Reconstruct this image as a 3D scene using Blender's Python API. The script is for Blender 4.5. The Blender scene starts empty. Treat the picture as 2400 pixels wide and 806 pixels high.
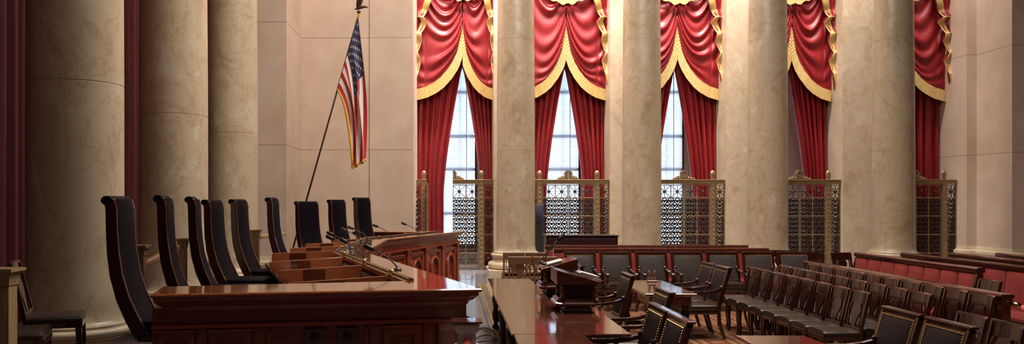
import bpy, bmesh, math, random
from mathutils import Vector, Matrix
random.seed(7)
PI = math.pi
SC = bpy.context.scene
COL = SC.collection

# ------------------------------------------------------------------ materials
def lin(r, g, b):
    f = lambda c: (c/12.92 if c <= .04045 else ((c+.055)/1.055)**2.4)
    return (f(r/255), f(g/255), f(b/255), 1)

class NT:
    def __init__(s, name):
        s.m = bpy.data.materials.new(name); s.m.use_nodes = True
        s.t = s.m.node_tree; s.n = s.t.nodes; s.l = s.t.links
        s.b = s.n['Principled BSDF']; s.out = s.n['Material Output']
    def add(s, kind, **kw):
        nd = s.n.new(kind)
        for k, v in kw.items():
            if k in nd.inputs: nd.inputs[k].default_value = v
            else: setattr(nd, k, v)
        return nd
    def link(s, a, b): s.l.new(a, b)
    def set(s, **kw):
        for k, v in kw.items():
            k = k.replace('_', ' ')
            if k in s.b.inputs: s.b.inputs[k].default_value = v
    def coords(s, scale=(1,1,1), rand=False):
        tc = s.add('ShaderNodeTexCoord'); mp = s.add('ShaderNodeMapping')
        mp.inputs['Scale'].default_value = scale
        s.link(tc.outputs['Object'], mp.inputs['Vector'])
        if rand:
            oi = s.add('ShaderNodeObjectInfo'); ml = s.add('ShaderNodeVectorMath', operation='SCALE')
            cb = s.add('ShaderNodeCombineXYZ')
            for k in 'XYZ': s.link(oi.outputs['Random'], cb.inputs[k])
            s.link(cb.outputs[0], ml.inputs[0]); ml.inputs['Scale'].default_value = 37
            s.link(ml.outputs[0], mp.inputs['Location'])
        return mp.outputs[0]
    def ramp(s, fac, stops):
        r = s.add('ShaderNodeValToRGB')
        e = r.color_ramp.elements
        while len(e) < len(stops): e.new(.5)
        for i, (p, c) in enumerate(stops): e[i].position = p; e[i].color = c
        s.link(fac, r.inputs[0]); return r.outputs[0]
    def mix(s, fac, a, b, mode='MIX'):
        m = s.add('ShaderNodeMix', data_type='RGBA', blend_type=mode)
        for i, v in ((0, fac), (6, a), (7, b)):
            if hasattr(v, 'node'): s.link(v, m.inputs[i])
            else: m.inputs[i].default_value = v
        return m.outputs[2]
    def bump(s, h, strength=.2, dist=.01):
        b = s.add('ShaderNodeBump'); b.inputs['Strength'].default_value = strength; b.inputs['Distance'].default_value = dist
        s.link(h, b.inputs['Height']); s.link(b.outputs[0], s.b.inputs['Normal'])

def plain(name, col, rough=.5, metal=0, **kw):
    t = NT(name); t.set(Base_Color=col, Roughness=rough, Metallic=metal, **kw)
    v = t.coords((9,9,9), True); n = t.add('ShaderNodeTexNoise', Scale=2.0, Detail=4.0); t.link(v, n.inputs['Vector'])
    d = tuple(c*.78 for c in col[:3])+(1,)
    t.link(t.ramp(n.outputs[0], [(.3, d), (.7, col)]), t.b.inputs['Base Color'])
    return t.m

def wood(name, dark, light, rough=.22, axis=0, coat=.5):
    t = NT(name); t.set(Roughness=rough, Coat_Weight=coat, Coat_Roughness=.06)
    sc = [9, 9, 9]; sc[axis] = .8
    v = t.coords(tuple(sc), True)
    n = t.add('ShaderNodeTexNoise', Scale=2.2, Detail=7.0, Roughness=.62, Distortion=.7); t.link(v, n.inputs['Vector'])
    t.link(t.ramp(n.outputs[0], [(.25, dark), (.5, tuple((a+b)/2 for a, b in zip(dark, light))), (.78, light)]), t.b.inputs['Base Color'])
    if coat < .8: t.bump(n.outputs[0], .04, .004)
    else: t.set(Coat_IOR=2.2)
    return t.m

def marble(name, base, pale, dark, vein, scale=1.0, rough=.35):
    t = NT(name); t.set(Roughness=rough)
    v = t.coords((scale, scale, scale*.75), True)
    n1 = t.add('ShaderNodeTexNoise', Scale=1.5, Detail=10.0, Roughness=.68, Distortion=.5); t.link(v, n1.inputs['Vector'])
    c = t.ramp(n1.outputs[0], [(.33, dark), (.47, base), (.56, base), (.70, pale)])
    vo = t.add('ShaderNodeTexVoronoi', feature='SMOOTH_F1', Scale=2.3)
    nw = t.add('ShaderNodeTexNoise', Scale=2.5, Detail=5.0); t.link(v, nw.inputs['Vector'])
    wv = t.add('ShaderNodeVectorMath', operation='MULTIPLY_ADD'); t.link(nw.outputs[1], wv.inputs[0]); wv.inputs[1].default_value = (.55,.55,.55); t.link(v, wv.inputs[2])
    t.link(wv.outputs[0], vo.inputs['Vector'])
    p = t.ramp(vo.outputs['Distance'], [(.12, (1,1,1,1)), (.26, (0,0,0,1))])
    sel = t.ramp(vo.outputs['Color'], [(.5, (0,0,0,1)), (.7, (.6,.6,.6,1))])
    f = t.mix(1.0, p, sel, 'MULTIPLY')
    c = t.mix(f, c, pale)
    n2 = t.add('ShaderNodeTexNoise', Scale=1.7, Detail=9.0, Roughness=.66, Distortion=.9); t.link(v, n2.inputs['Vector'])
    vn = t.ramp(n2.outputs[0], [(.475, (0,0,0,1)), (.5, (.5,.5,.5,1)), (.525, (0,0,0,1))])
    c = t.mix(vn, c, vein)
    t.link(c, t.b.inputs['Base Color'])
    return t.m

M = {}
M['column'] = marble('siena_marble', lin(188,170,144), lin(208,196,174), lin(164,142,114), lin(156,128,96), 1.0, .32)
M['base'] = marble('base_marble', lin(206,188,160), lin(222,208,186), lin(186,164,132), lin(170,138,104), 1.6, .3)
M['pilaster'] = marble('pilaster_marble', lin(190,171,146), lin(208,193,172), lin(170,148,120), lin(170,134,102), 1.0, .4)
def stone():
    t = NT('wall_stone'); t.set(Roughness=.75)
    v = t.coords((1,1,1))
    n = t.add('ShaderNodeTexNoise', Scale=1.2, Detail=8.0, Roughness=.6); t.link(v, n.inputs['Vector'])
    c = t.ramp(n.outputs[0], [(.3, lin(196,170,150)), (.7, lin(214,192,172))])
    n3 = t.add('ShaderNodeTexNoise', Scale=24.0, Detail=3.0); t.link(v, n3.inputs['Vector'])
    c = t.mix(.12, c, n3.outputs[1], 'SOFT_LIGHT')
    sp = t.add('ShaderNodeSeparateXYZ'); t.link(v, sp.inputs[0])
    m = t.add('ShaderNodeMath', operation='ADD'); t.link(sp.outputs[2], m.inputs[0]); m.inputs[1].default_value = 2.365
    m1 = t.add('ShaderNodeMath', operation='FRACT'); dv = t.add('ShaderNodeMath', operation='DIVIDE'); t.link(m.outputs[0], dv.inputs[0]); dv.inputs[1].default_value = 2.79
    t.link(dv.outputs[0], m1.inputs[0])
    lt = t.add('ShaderNodeMath', operation='LESS_THAN'); t.link(m1.outputs[0], lt.inputs[0]); lt.inputs[1].default_value = .0055
    c = t.mix(lt.outputs[0], c, lin(150,122,104))
    t.link(c, t.b.inputs['Base Color']); return t.m
M['stone'] = stone()
M['plaster'] = plain('corridor_plaster', lin(222,200,190), .8)
M['ceiling'] = plain('ceiling_plaster', lin(112,84,66), .9)
M['mahogany'] = wood('mahogany', (.05,.011,.007,1), (.13,.034,.018,1), .2, 0, .6)
M['bench'] = wood('bench_mahogany', (.15,.015,.008,1), (.30,.05,.018,1), .3, 0, .25)
M['benchv'] = wood('bench_mahogany_upright', (.15,.015,.008,1), (.30,.05,.018,1), .3, 2, .25)
M['benchtop'] = wood('bench_top_mahogany', (.26,.07,.022,1), (.42,.15,.05,1), .12, 1, 1.0)
M['board'] = wood('divider_wood', (.30,.10,.042,1), (.50,.20,.09,1), .22, 0, .6)
M['table'] = wood('table_mahogany', (.10,.026,.016,1), (.19,.06,.035,1), .12, 1, 1.0)
M['chairwood'] = wood('chair_mahogany', (.014,.0035,.0025,1), (.048,.010,.006,1), .22, 2, .6)
M['dark'] = plain('dark_wood', (.016,.006,.005,1), .35)
M['oldwood'] = wood('worn_wood', (.16,.08,.045,1), (.3,.17,.10,1), .35, 2, .2)
M['oak'] = wood('pale_oak', (.30,.19,.09,1), (.46,.31,.16,1), .35, 2, .3)
M['leather'] = plain('black_leather', (.007,.005,.008,1), .5, Specular_IOR_Level=.035)
M['leather_chair'] = plain('armchair_leather', (.016,.011,.013,1), .4, Specular_IOR_Level=.16)
M['leather_lit'] = plain('top_lit_leather', (.055,.042,.038,1), .5, Specular_IOR_Level=.3)  # paler copy of the armchair leather, overhead light put into its colour
M['leather_brown'] = plain('dark_leather', (.045,.029,.024,1), .3, Specular_IOR_Level=.35)
def velvet(name, a, b, rough=.75, sheen=.6):
    t = NT(name); t.set(Roughness=rough, Sheen_Weight=sheen, Sheen_Roughness=.4, Sheen_Tint=(1,.3,.28,1))
    v = t.coords((3,3,.6), True); n = t.add('ShaderNodeTexNoise', Scale=3.0, Detail=5.0); t.link(v, n.inputs['Vector'])
    t.link(t.ramp(n.outputs[0], [(.3, a), (.7, b)]), t.b.inputs['Base Color']); return t.m
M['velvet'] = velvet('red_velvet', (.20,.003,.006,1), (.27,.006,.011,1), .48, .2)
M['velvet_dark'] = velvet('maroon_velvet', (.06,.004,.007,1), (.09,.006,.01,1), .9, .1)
M['upholstery'] = velvet('red_upholstery', (.18,.014,.012,1), (.24,.025,.02,1), .85, .1)
M['rope'] = velvet('red_velvet_handrail', (.55,.08,.055,1), (.66,.12,.08,1), .7, .4)
def fringe():
    t = NT('gold_fringe'); t.set(Roughness=.55, Sheen_Weight=.3)
    v = t.coords((60,60,2)); n = t.add('ShaderNodeTexNoise', Scale=2.0, Detail=3.0); t.link(v, n.inputs['Vector'])
    t.link(t.ramp(n.outputs[0], [(.3, lin(170,130,62)), (.65, lin(212,178,106))]), t.b.inputs['Base Color'])
    t.bump(n.outputs[0], .4, .02); return t.m
M['fringe'] = fringe()
M['bronze'] = plain('bronze', (.36,.25,.13,1), .36, .6)
M['bronze_dark'] = plain('dark_bronze', (.06,.043,.03,1), .42, .6)
M['brass'] = plain('polished_brass', (.75,.55,.24,1), .18, 1)
M['nail'] = plain('brass_nails', (.72,.52,.25,1), .25, .9)
M['silver'] = plain('brushed_steel', (.55,.53,.5,1), .3, .9)
M['black'] = plain('black_plastic', (.012,.012,.012,1), .45)
M['navy'] = plain('navy_cloth', (.012,.011,.03,1), .85)
M['whitemarble'] = plain('white_marble', (.82,.80,.78,1), .3)
M['maroon'] = plain('maroon_paint', (.03,.006,.009,1), .4)
M['paper'] = plain('white_paper', (.80,.79,.80,1), .8)
M['frame'] = plain('window_frame_wood', lin(120,84,70), .5)
M['windowrail'] = plain('window_rail_paint', lin(150,156,172), .5)
def blind():
    t = NT('blind_slat'); t.set(Base_Color=(.86,.88,.9,1), Roughness=.6)
    tr = t.add('ShaderNodeBsdfTranslucent'); tr.inputs[0].default_value = (.86,.9,.95,1)
    mx = t.add('ShaderNodeMixShader'); mx.inputs[0].default_value = .5
    t.link(t.b.outputs[0], mx.inputs[1]); t.link(tr.outputs[0], mx.inputs[2]); t.link(mx.outputs[0], t.out.inputs[0])
    v = t.coords((6,6,6)); n = t.add('ShaderNodeTexNoise', Scale=2.0); t.link(v, n.inputs['Vector'])
    t.link(t.ramp(n.outputs[0], [(.3, (.82,.85,.88,1)), (.7, (.88,.9,.92,1))]), t.b.inputs['Base Color'])
    return t.m
M['blind'] = blind()
def glass():
    t = NT('window_glass')
    tr = t.add('ShaderNodeBsdfTransparent'); gl = t.add('ShaderNodeBsdfGlossy'); gl.inputs['Roughness'].default_value = .02
    fr = t.add('ShaderNodeFresnel'); mx = t.add('ShaderNodeMixShader')
    t.link(fr.outputs[0], mx.inputs[0]); t.link(tr.outputs[0], mx.inputs[1]); t.link(gl.outputs[0], mx.inputs[2]); t.link(mx.outputs[0], t.out.inputs[0])
    return t.m
M['glass'] = glass()
def floor_marble():
    t = NT('floor_marble'); t.set(Roughness=.16)
    v = t.coords((1,1,1)); br = t.add('ShaderNodeTexBrick', Scale=1.0)
    br.offset = 0; br.inputs['Brick Width'].default_value = .6; br.inputs['Row Height'].default_value = .6; br.inputs['Mortar Size'].default_value = .012
    br.inputs['Color1'].default_value = lin(112,110,113); br.inputs['Color2'].default_value = lin(126,122,124); br.inputs['Mortar'].default_value = lin(82,80,82)
    t.link(v, br.inputs['Vector'])
    n = t.add('ShaderNodeTexNoise', Scale=4.0, Detail=8.0, Distortion=1.0); t.link(v, n.inputs['Vector'])
    c = t.mix(.35, br.outputs[0], n.outputs[0], 'SOFT_LIGHT'); t.link(c, t.b.inputs['Base Color']); return t.m
M['floor'] = floor_marble()
def carpet():
    t = NT('patterned_carpet'); t.set(Roughness=.95)
    v = t.coords((1,1,1))
    ck = t.add('ShaderNodeTexVoronoi', feature='F1', distance='CHEBYCHEV', Scale=1.9, Randomness=0.0); t.link(v, ck.inputs['Vector'])
    c = t.ramp(ck.outputs['Distance'], [(0, lin(134,100,56)), (.16, lin(106,44,31)), (.30, lin(138,107,67)), (.43, lin(120,58,38)), (.47, lin(70,56,34))])
    c2 = c.node; c2.color_ramp.interpolation = 'CONSTANT'
    fl = t.add('ShaderNodeTexVoronoi', feature='SMOOTH_F1', Scale=9.0, Randomness=.25); t.link(v, fl.inputs['Vector'])
    f = t.ramp(fl.outputs['Distance'], [(.2, (.5,.5,.5,1)), (.3, (0,0,0,1))])
    c = t.mix(f, c, lin(138,64,44))
    n = t.add('ShaderNodeTexNoise', Scale=60.0); t.link(v, n.inputs['Vector'])
    c = t.mix(.3, c, n.outputs[0], 'SOFT_LIGHT'); t.link(c, t.b.inputs['Base Color']); t.bump(n.outputs[0], .3, .01); return t.m
M['carpet'] = carpet()
def carpet_border():
    t = NT('carpet_border'); t.set(Roughness=.95)
    v = t.coords((1,1,1)); sp = t.add('ShaderNodeSeparateXYZ'); t.link(v, sp.inputs[0])
    mr = t.add('ShaderNodeMapRange'); mr.inputs[1].default_value = .67; mr.inputs[2].default_value = 1.12; t.link(sp.outputs[0], mr.inputs[0])
    c = t.ramp(mr.outputs[0], [(0, lin(132,108,60)), (.06, lin(92,78,62)), (.36, lin(136,112,62)), (.42, lin(128,104,66)), (.95, lin(84,68,44))])
    c.node.color_ramp.interpolation = 'CONSTANT'
    ck = t.add('ShaderNodeTexVoronoi', feature='F1', distance='CHEBYCHEV', Scale=3.4, Randomness=0.0); t.link(v, ck.inputs['Vector'])
    f = t.ramp(ck.outputs['Distance'], [(.0, (1,1,1,1)), (.2, (0,0,0,1))]); f.node.color_ramp.interpolation = 'CONSTANT'
    g = t.ramp(mr.outputs[0], [(0, (0,0,0,1)), (.5, (1,1,1,1))]); g.node.color_ramp.interpolation = 'CONSTANT'
    c = t.mix(t.mix(1.0, f, g, 'MULTIPLY'), c, lin(170,72,50))
    t.link(c, t.b.inputs['Base Color']); return t.m
M['carpet_border'] = carpet_border()
def flagmat():
    t = NT('flag_cloth'); t.set(Roughness=.7, Sheen_Weight=.2)
    uv = t.add('ShaderNodeUVMap'); sp = t.add('ShaderNodeSeparateXYZ'); t.link(uv.outputs[0], sp.inputs[0])
    def mth(op, a, b=None):
        m = t.add('ShaderNodeMath', operation=op)
        for i, v in enumerate((a, b)):
            if v is None: continue
            if hasattr(v, 'node'): t.link(v, m.inputs[i])
            else: m.inputs[i].default_value = v
        return m.outputs[0]
    k = mth('MODULO', mth('FLOOR', mth('MULTIPLY', sp.outputs[0], 13)), 2)   # x: hoist
    c = t.mix(k, lin(176,30,34), lin(232,222,214))
    blue = mth('MULTIPLY', mth('LESS_THAN', sp.outputs[0], 7/13), mth('LESS_THAN', sp.outputs[1], .4))
    c = t.mix(blue, c, lin(44,42,84))
    t.link(c, t.b.inputs['Base Color']); return t.m
M['flag'] = flagmat()
M['star'] = plain('flag_star', lin(232,226,220), .7)
M['goldcloth'] = plain('gold_cloth_fringe', lin(222,172,50), .6)
M['pole'] = wood('flagpole_wood', (.035,.016,.012,1), (.07,.035,.025,1), .3, 2, .4)
M['eagle'] = plain('antique_brass', (.10,.055,.045,1), .4, .6)

# ------------------------------------------------------------------ mesh helpers
class MB:
    def __init__(s): s.v = []; s.f = []; s.uv = None
    def add(s, vs, fs, mat=None):
        o = len(s.v)
        s.v += [tuple(mat @ Vector(p)) if mat is not None else tuple(p) for p in vs]
        s.f += [tuple(i+o for i in f) for f in fs]; return s
    def box(s, x0, x1, y0, y1, z0, z1, mat=None):
        return s.add([(x0,y0,z0),(x1,y0,z0),(x1,y1,z0),(x0,y1,z0),(x0,y0,z1),(x1,y0,z1),(x1,y1,z1),(x0,y1,z1)],
            [(0,3,2,1),(4,5,6,7),(0,1,5,4),(1,2,6,5),(2,3,7,6),(3,0,4,7)], mat)
    def prism(s, poly, z0, z1, mat=None):
        n = len(poly)
        vs = [(x,y,z0) for x,y in poly]+[(x,y,z1) for x,y in poly]
        fs = [tuple(range(n-1,-1,-1)), tuple(range(n,2*n))]+[(i,(i+1)%n,n+(i+1)%n,n+i) for i in range(n)]
        return s.add(vs, fs, mat)
    def loft(s, rings, cap=True, closed=True):
        n = len(rings[0]); vs = [p for r in rings for p in r]; fs = []
        for k in range(len(rings)-1):
            for i in range(n if closed else n-1):
                j = (i+1) % n
                fs.append((k*n+i, k*n+j, (k+1)*n+j, (k+1)*n+i))
        if cap:
            fs.append(tuple(range(n-1,-1,-1))); fs.append(tuple((len(rings)-1)*n+i for i in range(n)))
        return s.add(vs, fs)
    def lathe(s, prof, cx=0, cy=0, n=24, mat=None):
        rings = [[(cx+r*math.cos(2*PI*i/n), cy+r*math.sin(2*PI*i/n), z) for i in range(n)] for r, z in prof]
        if mat is not None: rings = [[tuple(mat @ Vector(p)) for p in r] for r in rings]
        return s.loft(rings)
    def tube(s, pts, r, n=8, cap=True):
        pts = [Vector(p) for p in pts]; rings = []; up = Vector((0,0,1))
        for i, p in enumerate(pts):
            t = (pts[min(i+1,len(pts)-1)]-pts[max(i-1,0)]).normalized()
            a = t.cross(up)
            if a.length < 1e-3: a = t.cross(Vector((0,1,0)))
            a.normalize(); b = t.cross(a)
            rr = r[i] if isinstance(r, (list, tuple)) else r
            rings.append([tuple(p+a*rr*math.cos(2*PI*k/n)+b*rr*math.sin(2*PI*k/n)) for k in range(n)])
        return s.loft(rings, cap)
    def bar(s, pts, w, h, side=(0,1,0)):
        """rectangular bar swept along pts; w across SIDE direction, h the other way"""
        pts = [Vector(p) for p in pts]; sd = Vector(side).normalized(); rings = []
        for i, p in enumerate(pts):
            t = (pts[min(i+1,len(pts)-1)]-pts[max(i-1,0)]).normalized()
            n = t.cross(sd).normalized()
            ww = w[i] if isinstance(w, (list,tuple)) else w
            hh = h[i] if isinstance(h, (list,tuple)) else h
            rings.append([tuple(p+sd*a*ww/2+n*b*hh/2) for a, b in ((-1,-1),(1,-1),(1,1),(-1,1))])
        return s.loft(rings)
    def grid(s, fn, nu, nv):
        vs = [fn(i/nu, j/nv) for j in range(nv+1) for i in range(nu+1)]
        fs = [(j*(nu+1)+i, j*(nu+1)+i+1, (j+1)*(nu+1)+i+1, (j+1)*(nu+1)+i) for j in range(nv) for i in range(nu)]
        return s.add(vs, fs)
    def sphere(s, c, r, n=12, sx=1, sy=1, sz=1):
        prof = [(max(.0005, math.sin(PI*k/n)), -math.cos(PI*k/n)) for k in range(n+1)]
        return s.loft([[(c[0]+r*sx*q*math.cos(2*PI*i/(2*n)), c[1]+r*sy*q*math.sin(2*PI*i/(2*n)), c[2]+r*sz*z) for i in range(2*n)] for q, z in prof])
    def build(s, name, mat, parent=None, bevel=0, smooth=False, solid=0, kind=None):
        me = bpy.data.meshes.new(name); me.from_pydata(s.v, [], s.f); me.update()
        bm = bmesh.new(); bm.from_mesh(me); bmesh.ops.recalc_face_normals(bm, faces=bm.faces); bmesh.ops.triangulate(bm, faces=[f for f in bm.faces if len(f.verts) > 4]); bm.to_mesh(me); bm.free()
        me.materials.append(M[mat] if isinstance(mat, str) else mat)
        if s.uv:
            ul = me.uv_layers.new(name='UVMap')
            for lp in me.loops: ul.data[lp.index].uv = s.uv[lp.vertex_index]
        if smooth:
            if smooth is True:
                for p in me.polygons: p.use_smooth = True
            else:
                me.shade_smooth() if hasattr(me, 'shade_smooth') else None
                me.set_sharp_from_angle(angle=math.radians(smooth))
        o = bpy.data.objects.new(name, me); COL.objects.link(o)
        if parent is not None: o.parent = parent
        if solid:
            m = o.modifiers.new('solid', 'SOLIDIFY'); m.thickness = solid; m.offset = 0
        if bevel:
            m = o.modifiers.new('bevel', 'BEVEL'); m.width = bevel; m.segments = 2; m.limit_method = 'ANGLE'; m.angle_limit = math.radians(40)
            m.harden_normals = False
        if kind: o['kind'] = kind
        return o

def tag(o, label, cat, group=None):
    o['label'] = label; o['category'] = cat; o['kind'] = 'thing'
    if group: o['group'] = group
    return o
def thing(name, label, cat, loc=(0,0,0), rz=0, group=None):
    o = bpy.data.objects.new(name, None); COL.objects.link(o)
    o.location = loc; o.rotation_euler = (0,0,rz); o.empty_display_size = .1
    return tag(o, label, cat, group)
def copy_tree(o, parent=None):
    c = o.copy(); COL.objects.link(c)
    if parent is not None: c.parent = parent
    for ch in list(o.children): copy_tree(ch, c)
    return c
def place(proto, used, loc, rz, label, group=None, sc=None):
    o = proto if not used else copy_tree(proto)
    used.append(1); o.location = loc; o.rotation_euler = (0,0,rz); o['label'] = label
    if group: o['group'] = group
    if sc: o.scale = sc
    return o
ORD = 'first second third fourth fifth sixth seventh eighth ninth tenth eleventh twelfth'.split()

def inset(poly, d):
    """inset of a counter-clockwise polygon (mitred)"""
    n = len(poly); out = []
    for i in range(n):
        p0, p1, p2 = Vector(poly[i-1]), Vector(poly[i]), Vector(poly[(i+1)%n])
        a = (p1-p0).normalized(); b = (p2-p1).normalized()
        na = Vector((-a.y, a.x)); nb = Vector((-b.y, b.x))
        m = (na+nb); m = m/max(.25, m.length_squared)*2
        out.append(tuple(p1+m*d))
    return out

# ------------------------------------------------------------------ setting
F = 1880.0
XR, XL, YN, YF, ZC = 17.0, -6.6, -4.0, 25.4, 11.2
MB().box(XL-.2, XR+.2, YN-.2, YF+.3, -.3, 0).build('floor', 'floor', kind='structure')
MB().box(XL-.2, XR+.2, YN-.2, YF+.3, ZC, ZC+.3).build('ceiling', 'ceiling', kind='structure')
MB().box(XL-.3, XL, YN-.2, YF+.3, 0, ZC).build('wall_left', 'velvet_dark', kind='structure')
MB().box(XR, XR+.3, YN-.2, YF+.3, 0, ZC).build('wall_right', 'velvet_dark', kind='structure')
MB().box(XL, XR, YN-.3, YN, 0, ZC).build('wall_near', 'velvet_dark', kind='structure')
BAY = [.07, 3.35, 6.63, 9.91, 13.19]
COLX = [1.71, 4.99, 8.27, 11.55]
# window wall with openings
WZ0, WZ1, WH = .55, 8.2, .78
m = MB(); xs = [XL]
for c in BAY: xs += [c-WH, c+WH]
xs.append(XR)
for i in range(0, len(xs), 2): m.box(xs[i], xs[i+1], YF, YF+.3, 0, ZC)
for c in BAY:
    m.box(c-WH, c+WH, YF, YF+.3, 0, WZ0); m.box(c-WH, c+WH, YF, YF+.3, WZ1, ZC)
m.build('wall_far', 'plaster', kind='structure')
for i, c in enumerate(BAY):
    w = MB()
    w.box(c-WH, c-WH+.07, YF-.02, YF+.2, WZ0, WZ1); w.box(c+WH-.07, c+WH, YF-.02, YF+.2, WZ0, WZ1)
    w.box(c-WH, c+WH, YF-.06, YF+.2, WZ0-.06, WZ0+.04); w.box(c-WH, c+WH, YF-.02, YF+.2, WZ1-.08, WZ1)
    wo = w.build('window_%d' % (i+1), 'frame', bevel=.006, kind='structure')
    s = MB()
    for z in (1.55, 2.95, 4.0, 5.4, 6.8): s.box(c-WH+.07, c+WH-.07, YF+.10, YF+.15, z-.045, z+.045)
    for dx in (-.24, .24): s.box(c+dx-.014, c+dx+.014, YF+.11, YF+.14, WZ0, WZ1-.08)
    s.build('window_sash', 'windowrail', wo)
    MB().box(c-WH+.07, c+WH-.07, YF+.121, YF+.127, WZ0+.04, WZ1-.08).build('window_glass', 'glass', wo)
# venetian blinds
bl = MB()
z = WZ0+.12
while z < WZ1-.15:
    a = math.radians(-56); cx, sx = .027*math.cos(a), .027*math.sin(a)
    bl.add([(-WH+.09, -cx, z-sx), (WH-.09, -cx, z-sx), (WH-.09, cx, z+sx), (-WH+.09, cx, z+sx),
            (-WH+.09, -cx, z-sx+.003), (WH-.09, -cx, z-sx+.003), (WH-.09, cx, z+sx+.003), (-WH+.09, cx, z+sx+.003)],
           [(0,3,2,1),(4,5,6,7),(0,1,5,4),(1,2,6,5),(2,3,7,6),(3,0,4,7)])
    z += .052
tapes = MB()
for dx in (-.45, .45): tapes.box(dx-.012, dx+.012, -.03, -.028, WZ0+.08, WZ1-.12); 
head = MB().box(-WH+.08, WH-.08, -.035, .035, WZ1-.15, WZ1-.09)
WHICH = ['first window, beside the flag wall', 'second window', 'third window', 'fourth window', 'fifth window']
bt = thing('venetian_blind', 'white venetian blind glowing in the window nearest the flag', 'blind', (0,0,0), 0, 'white venetian blinds at the windows')
bl.build('slats', 'blind', bt); tapes.build('ladder_tape', 'paper', bt); head.build('head_rail', 'paper', bt)
used = []
BL = ['white venetian blind behind the gap of the first red curtain, nearest the flag',
      'white venetian blind behind the second curtain, between first and second tall columns',
      'white venetian blind behind the third curtain, narrow strip between second and third columns',
      'white venetian blind behind the fourth red curtain, hidden beyond the pale wall gap',
      'white venetian blind behind the closed fifth red curtain by the corner pier']
for i, c in enumerate(BAY[:4]): place(bt, used, (c, YF+.04, 0), 0, BL[i])

# corner block with flag wall, pier, pilasters
PX, PYF, WY = -3.71, 18.2, 20.0
MB().box(XL, -2.0, WY, YF, 0, ZC).build('wall_corner', 'stone', kind='structure')
MB().box(-2.0, -.96, WY-.05, 24.2, 0, ZC).build('trim_1', 'stone', kind='structure')
MB().box(XL, PX, PYF, WY, 0, ZC).build('trim_2', 'stone', kind='structure')
MB().box(14.36, 15.4, 22.3, YF, 0, ZC).build('trim_3', 'stone', kind='structure')
MB().box(14.64, XR, 20.9, 22.3, 0, ZC).build('trim_4', 'stone', kind='structure')
k = 5
for c in COLX:
    p = MB().box(c-.48, c+.48, 22.62, 24.3, 0, ZC)
    p.build('trim_%d' % k, 'pilaster', kind='structure'); k += 1
# base mouldings of the flat walls
BP = [(.16, 0), (.16, .2), (.13, .22), (.15, .28), (.14, .36), (.09, .40), (.07, .46), (.1, .5), (.09, .57), (.03, .6), (.0, .7)]
def baseboard(name, path):
    """path: plan polyline, moulding to its right-hand side"""
    n = len(path); rings = []
    for r, z in BP:
        ring = []
        for i in range(n):
            p = Vector(path[i]); a = (p-Vector(path[i-1])).normalized() if i else None
            b = (Vector(path[i+1])-p).normalized() if i < n-1 else None
            a = a or b; b = b or a
            na, nb = Vector((a.y,-a.x)), Vector((b.y,-b.x)); mm = na+nb; mm = mm/mm.length_squared*2
            q = p+mm*r; ring.append((q.x, q.y, z))
        rings.append(ring)
    MB().loft(rings, cap=False, closed=False).build(name, 'base', kind='structure', smooth=40)
baseboard('baseboard_far', [(XL, PYF), (PX, PYF), (PX, WY), (-2.0, WY), (-2.0, WY-.05), (-.96, WY-.05), (-.96, 22.0)])
baseboard('baseboard_right', [(14.36, 22.9), (14.36, 22.3), (14.64, 22.3), (14.64, 20.9), (XR, 20.9)])

# columns
def shaft_profile():
    pr = [(.585, .60), (.585, .625), (.55, .64), (.525, .67), (.508, .73), (.5, .82)]
    for z in (1.6, 2.4, 3.2): pr.append((.5-.0008*(z-.8), z))
    for zj in (3.23, 6.1):
        r = .5-.0042*(zj-1) if zj > 4 else .498
        pr += [(r, zj-.008), (r-.005, zj-.003), (r-.005, zj+.003), (r, zj+.008)]
        if zj < 4: pr += [(.494, 4.2), (.487, 5.1)]
    pr += [(.468, 7.2), (.452, 9.0), (.44, 10.6), (.5, 10.75), (.5, 11.15)]
    return pr
cp = thing('marble_column', 'x', 'column', (0,0,0))
MB().lathe(shaft_profile(), n=64).build('shaft', 'column', cp, smooth=30)
b = MB(); pr = [(.70, .2)]
for q in range(9):
    a = -PI/2+PI*q/8; pr.append((.655+.075*math.cos(a), .29+.09*math.sin(a)))
pr += [(.64, .385), (.64, .40), (.60, .415), (.585, .45), (.59, .485), (.61, .5), (.61, .51)]
for q in range(7):
    a = -PI/2+PI*q/6; pr.append((.60+.045*math.cos(a), .552+.042*math.sin(a)))
pr += [(.58, .60)]
b.lathe(pr, n=64).build('base_moulding', 'base', cp, smooth=40)
MB().box(-.74, .74, -.74, .74, 0, .2).build('plinth', 'base', cp, bevel=.008)
used = []
for (x, y, lb) in ((-4.14, 8.87, 'massive tan marble column at picture left, nearest of three behind the tall chairs'),
                   (-4.18, 12.13, 'tan marble column second nearest behind the tall black chairs'),
                   (-4.20, 15.4, 'tan marble column farthest behind the tall chairs, next to the stone pier'),
                   (COLX[0], 20.9, 'pale marble column between first and second red curtains, base fully in view'),
                   (COLX[1], 20.9, 'pale marble column between the second and third red curtains'),
                   (COLX[2], 20.9, 'pale marble column between the third and fourth red curtains'),
                   (COLX[3], 20.9, 'tan marble column between fourth and fifth red curtains, behind the red pews')):
    place(cp, used, (x, y, 0), random.uniform(0, 0), lb, 'tall marble columns around the courtroom')

# dark curtains behind the near columns
def pleats(u, n, z, amp, ph=0):
    t = u*n*2*PI
    return amp*(math.sin(t+ph+.25*math.sin(1.3*z+u*9))+.35*math.sin(2.3*t+1+ph))
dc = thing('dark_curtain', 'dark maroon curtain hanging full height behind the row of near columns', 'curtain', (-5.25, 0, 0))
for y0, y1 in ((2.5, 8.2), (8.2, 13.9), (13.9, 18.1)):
    MB().grid(lambda u, v: (pleats(u, 22, v*6, .07), y0+(y1-y0)*u, .02+10.6*v), 200, 14).build('curtain_panel', 'velvet_dark', dc, smooth=True, solid=.012)

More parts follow.
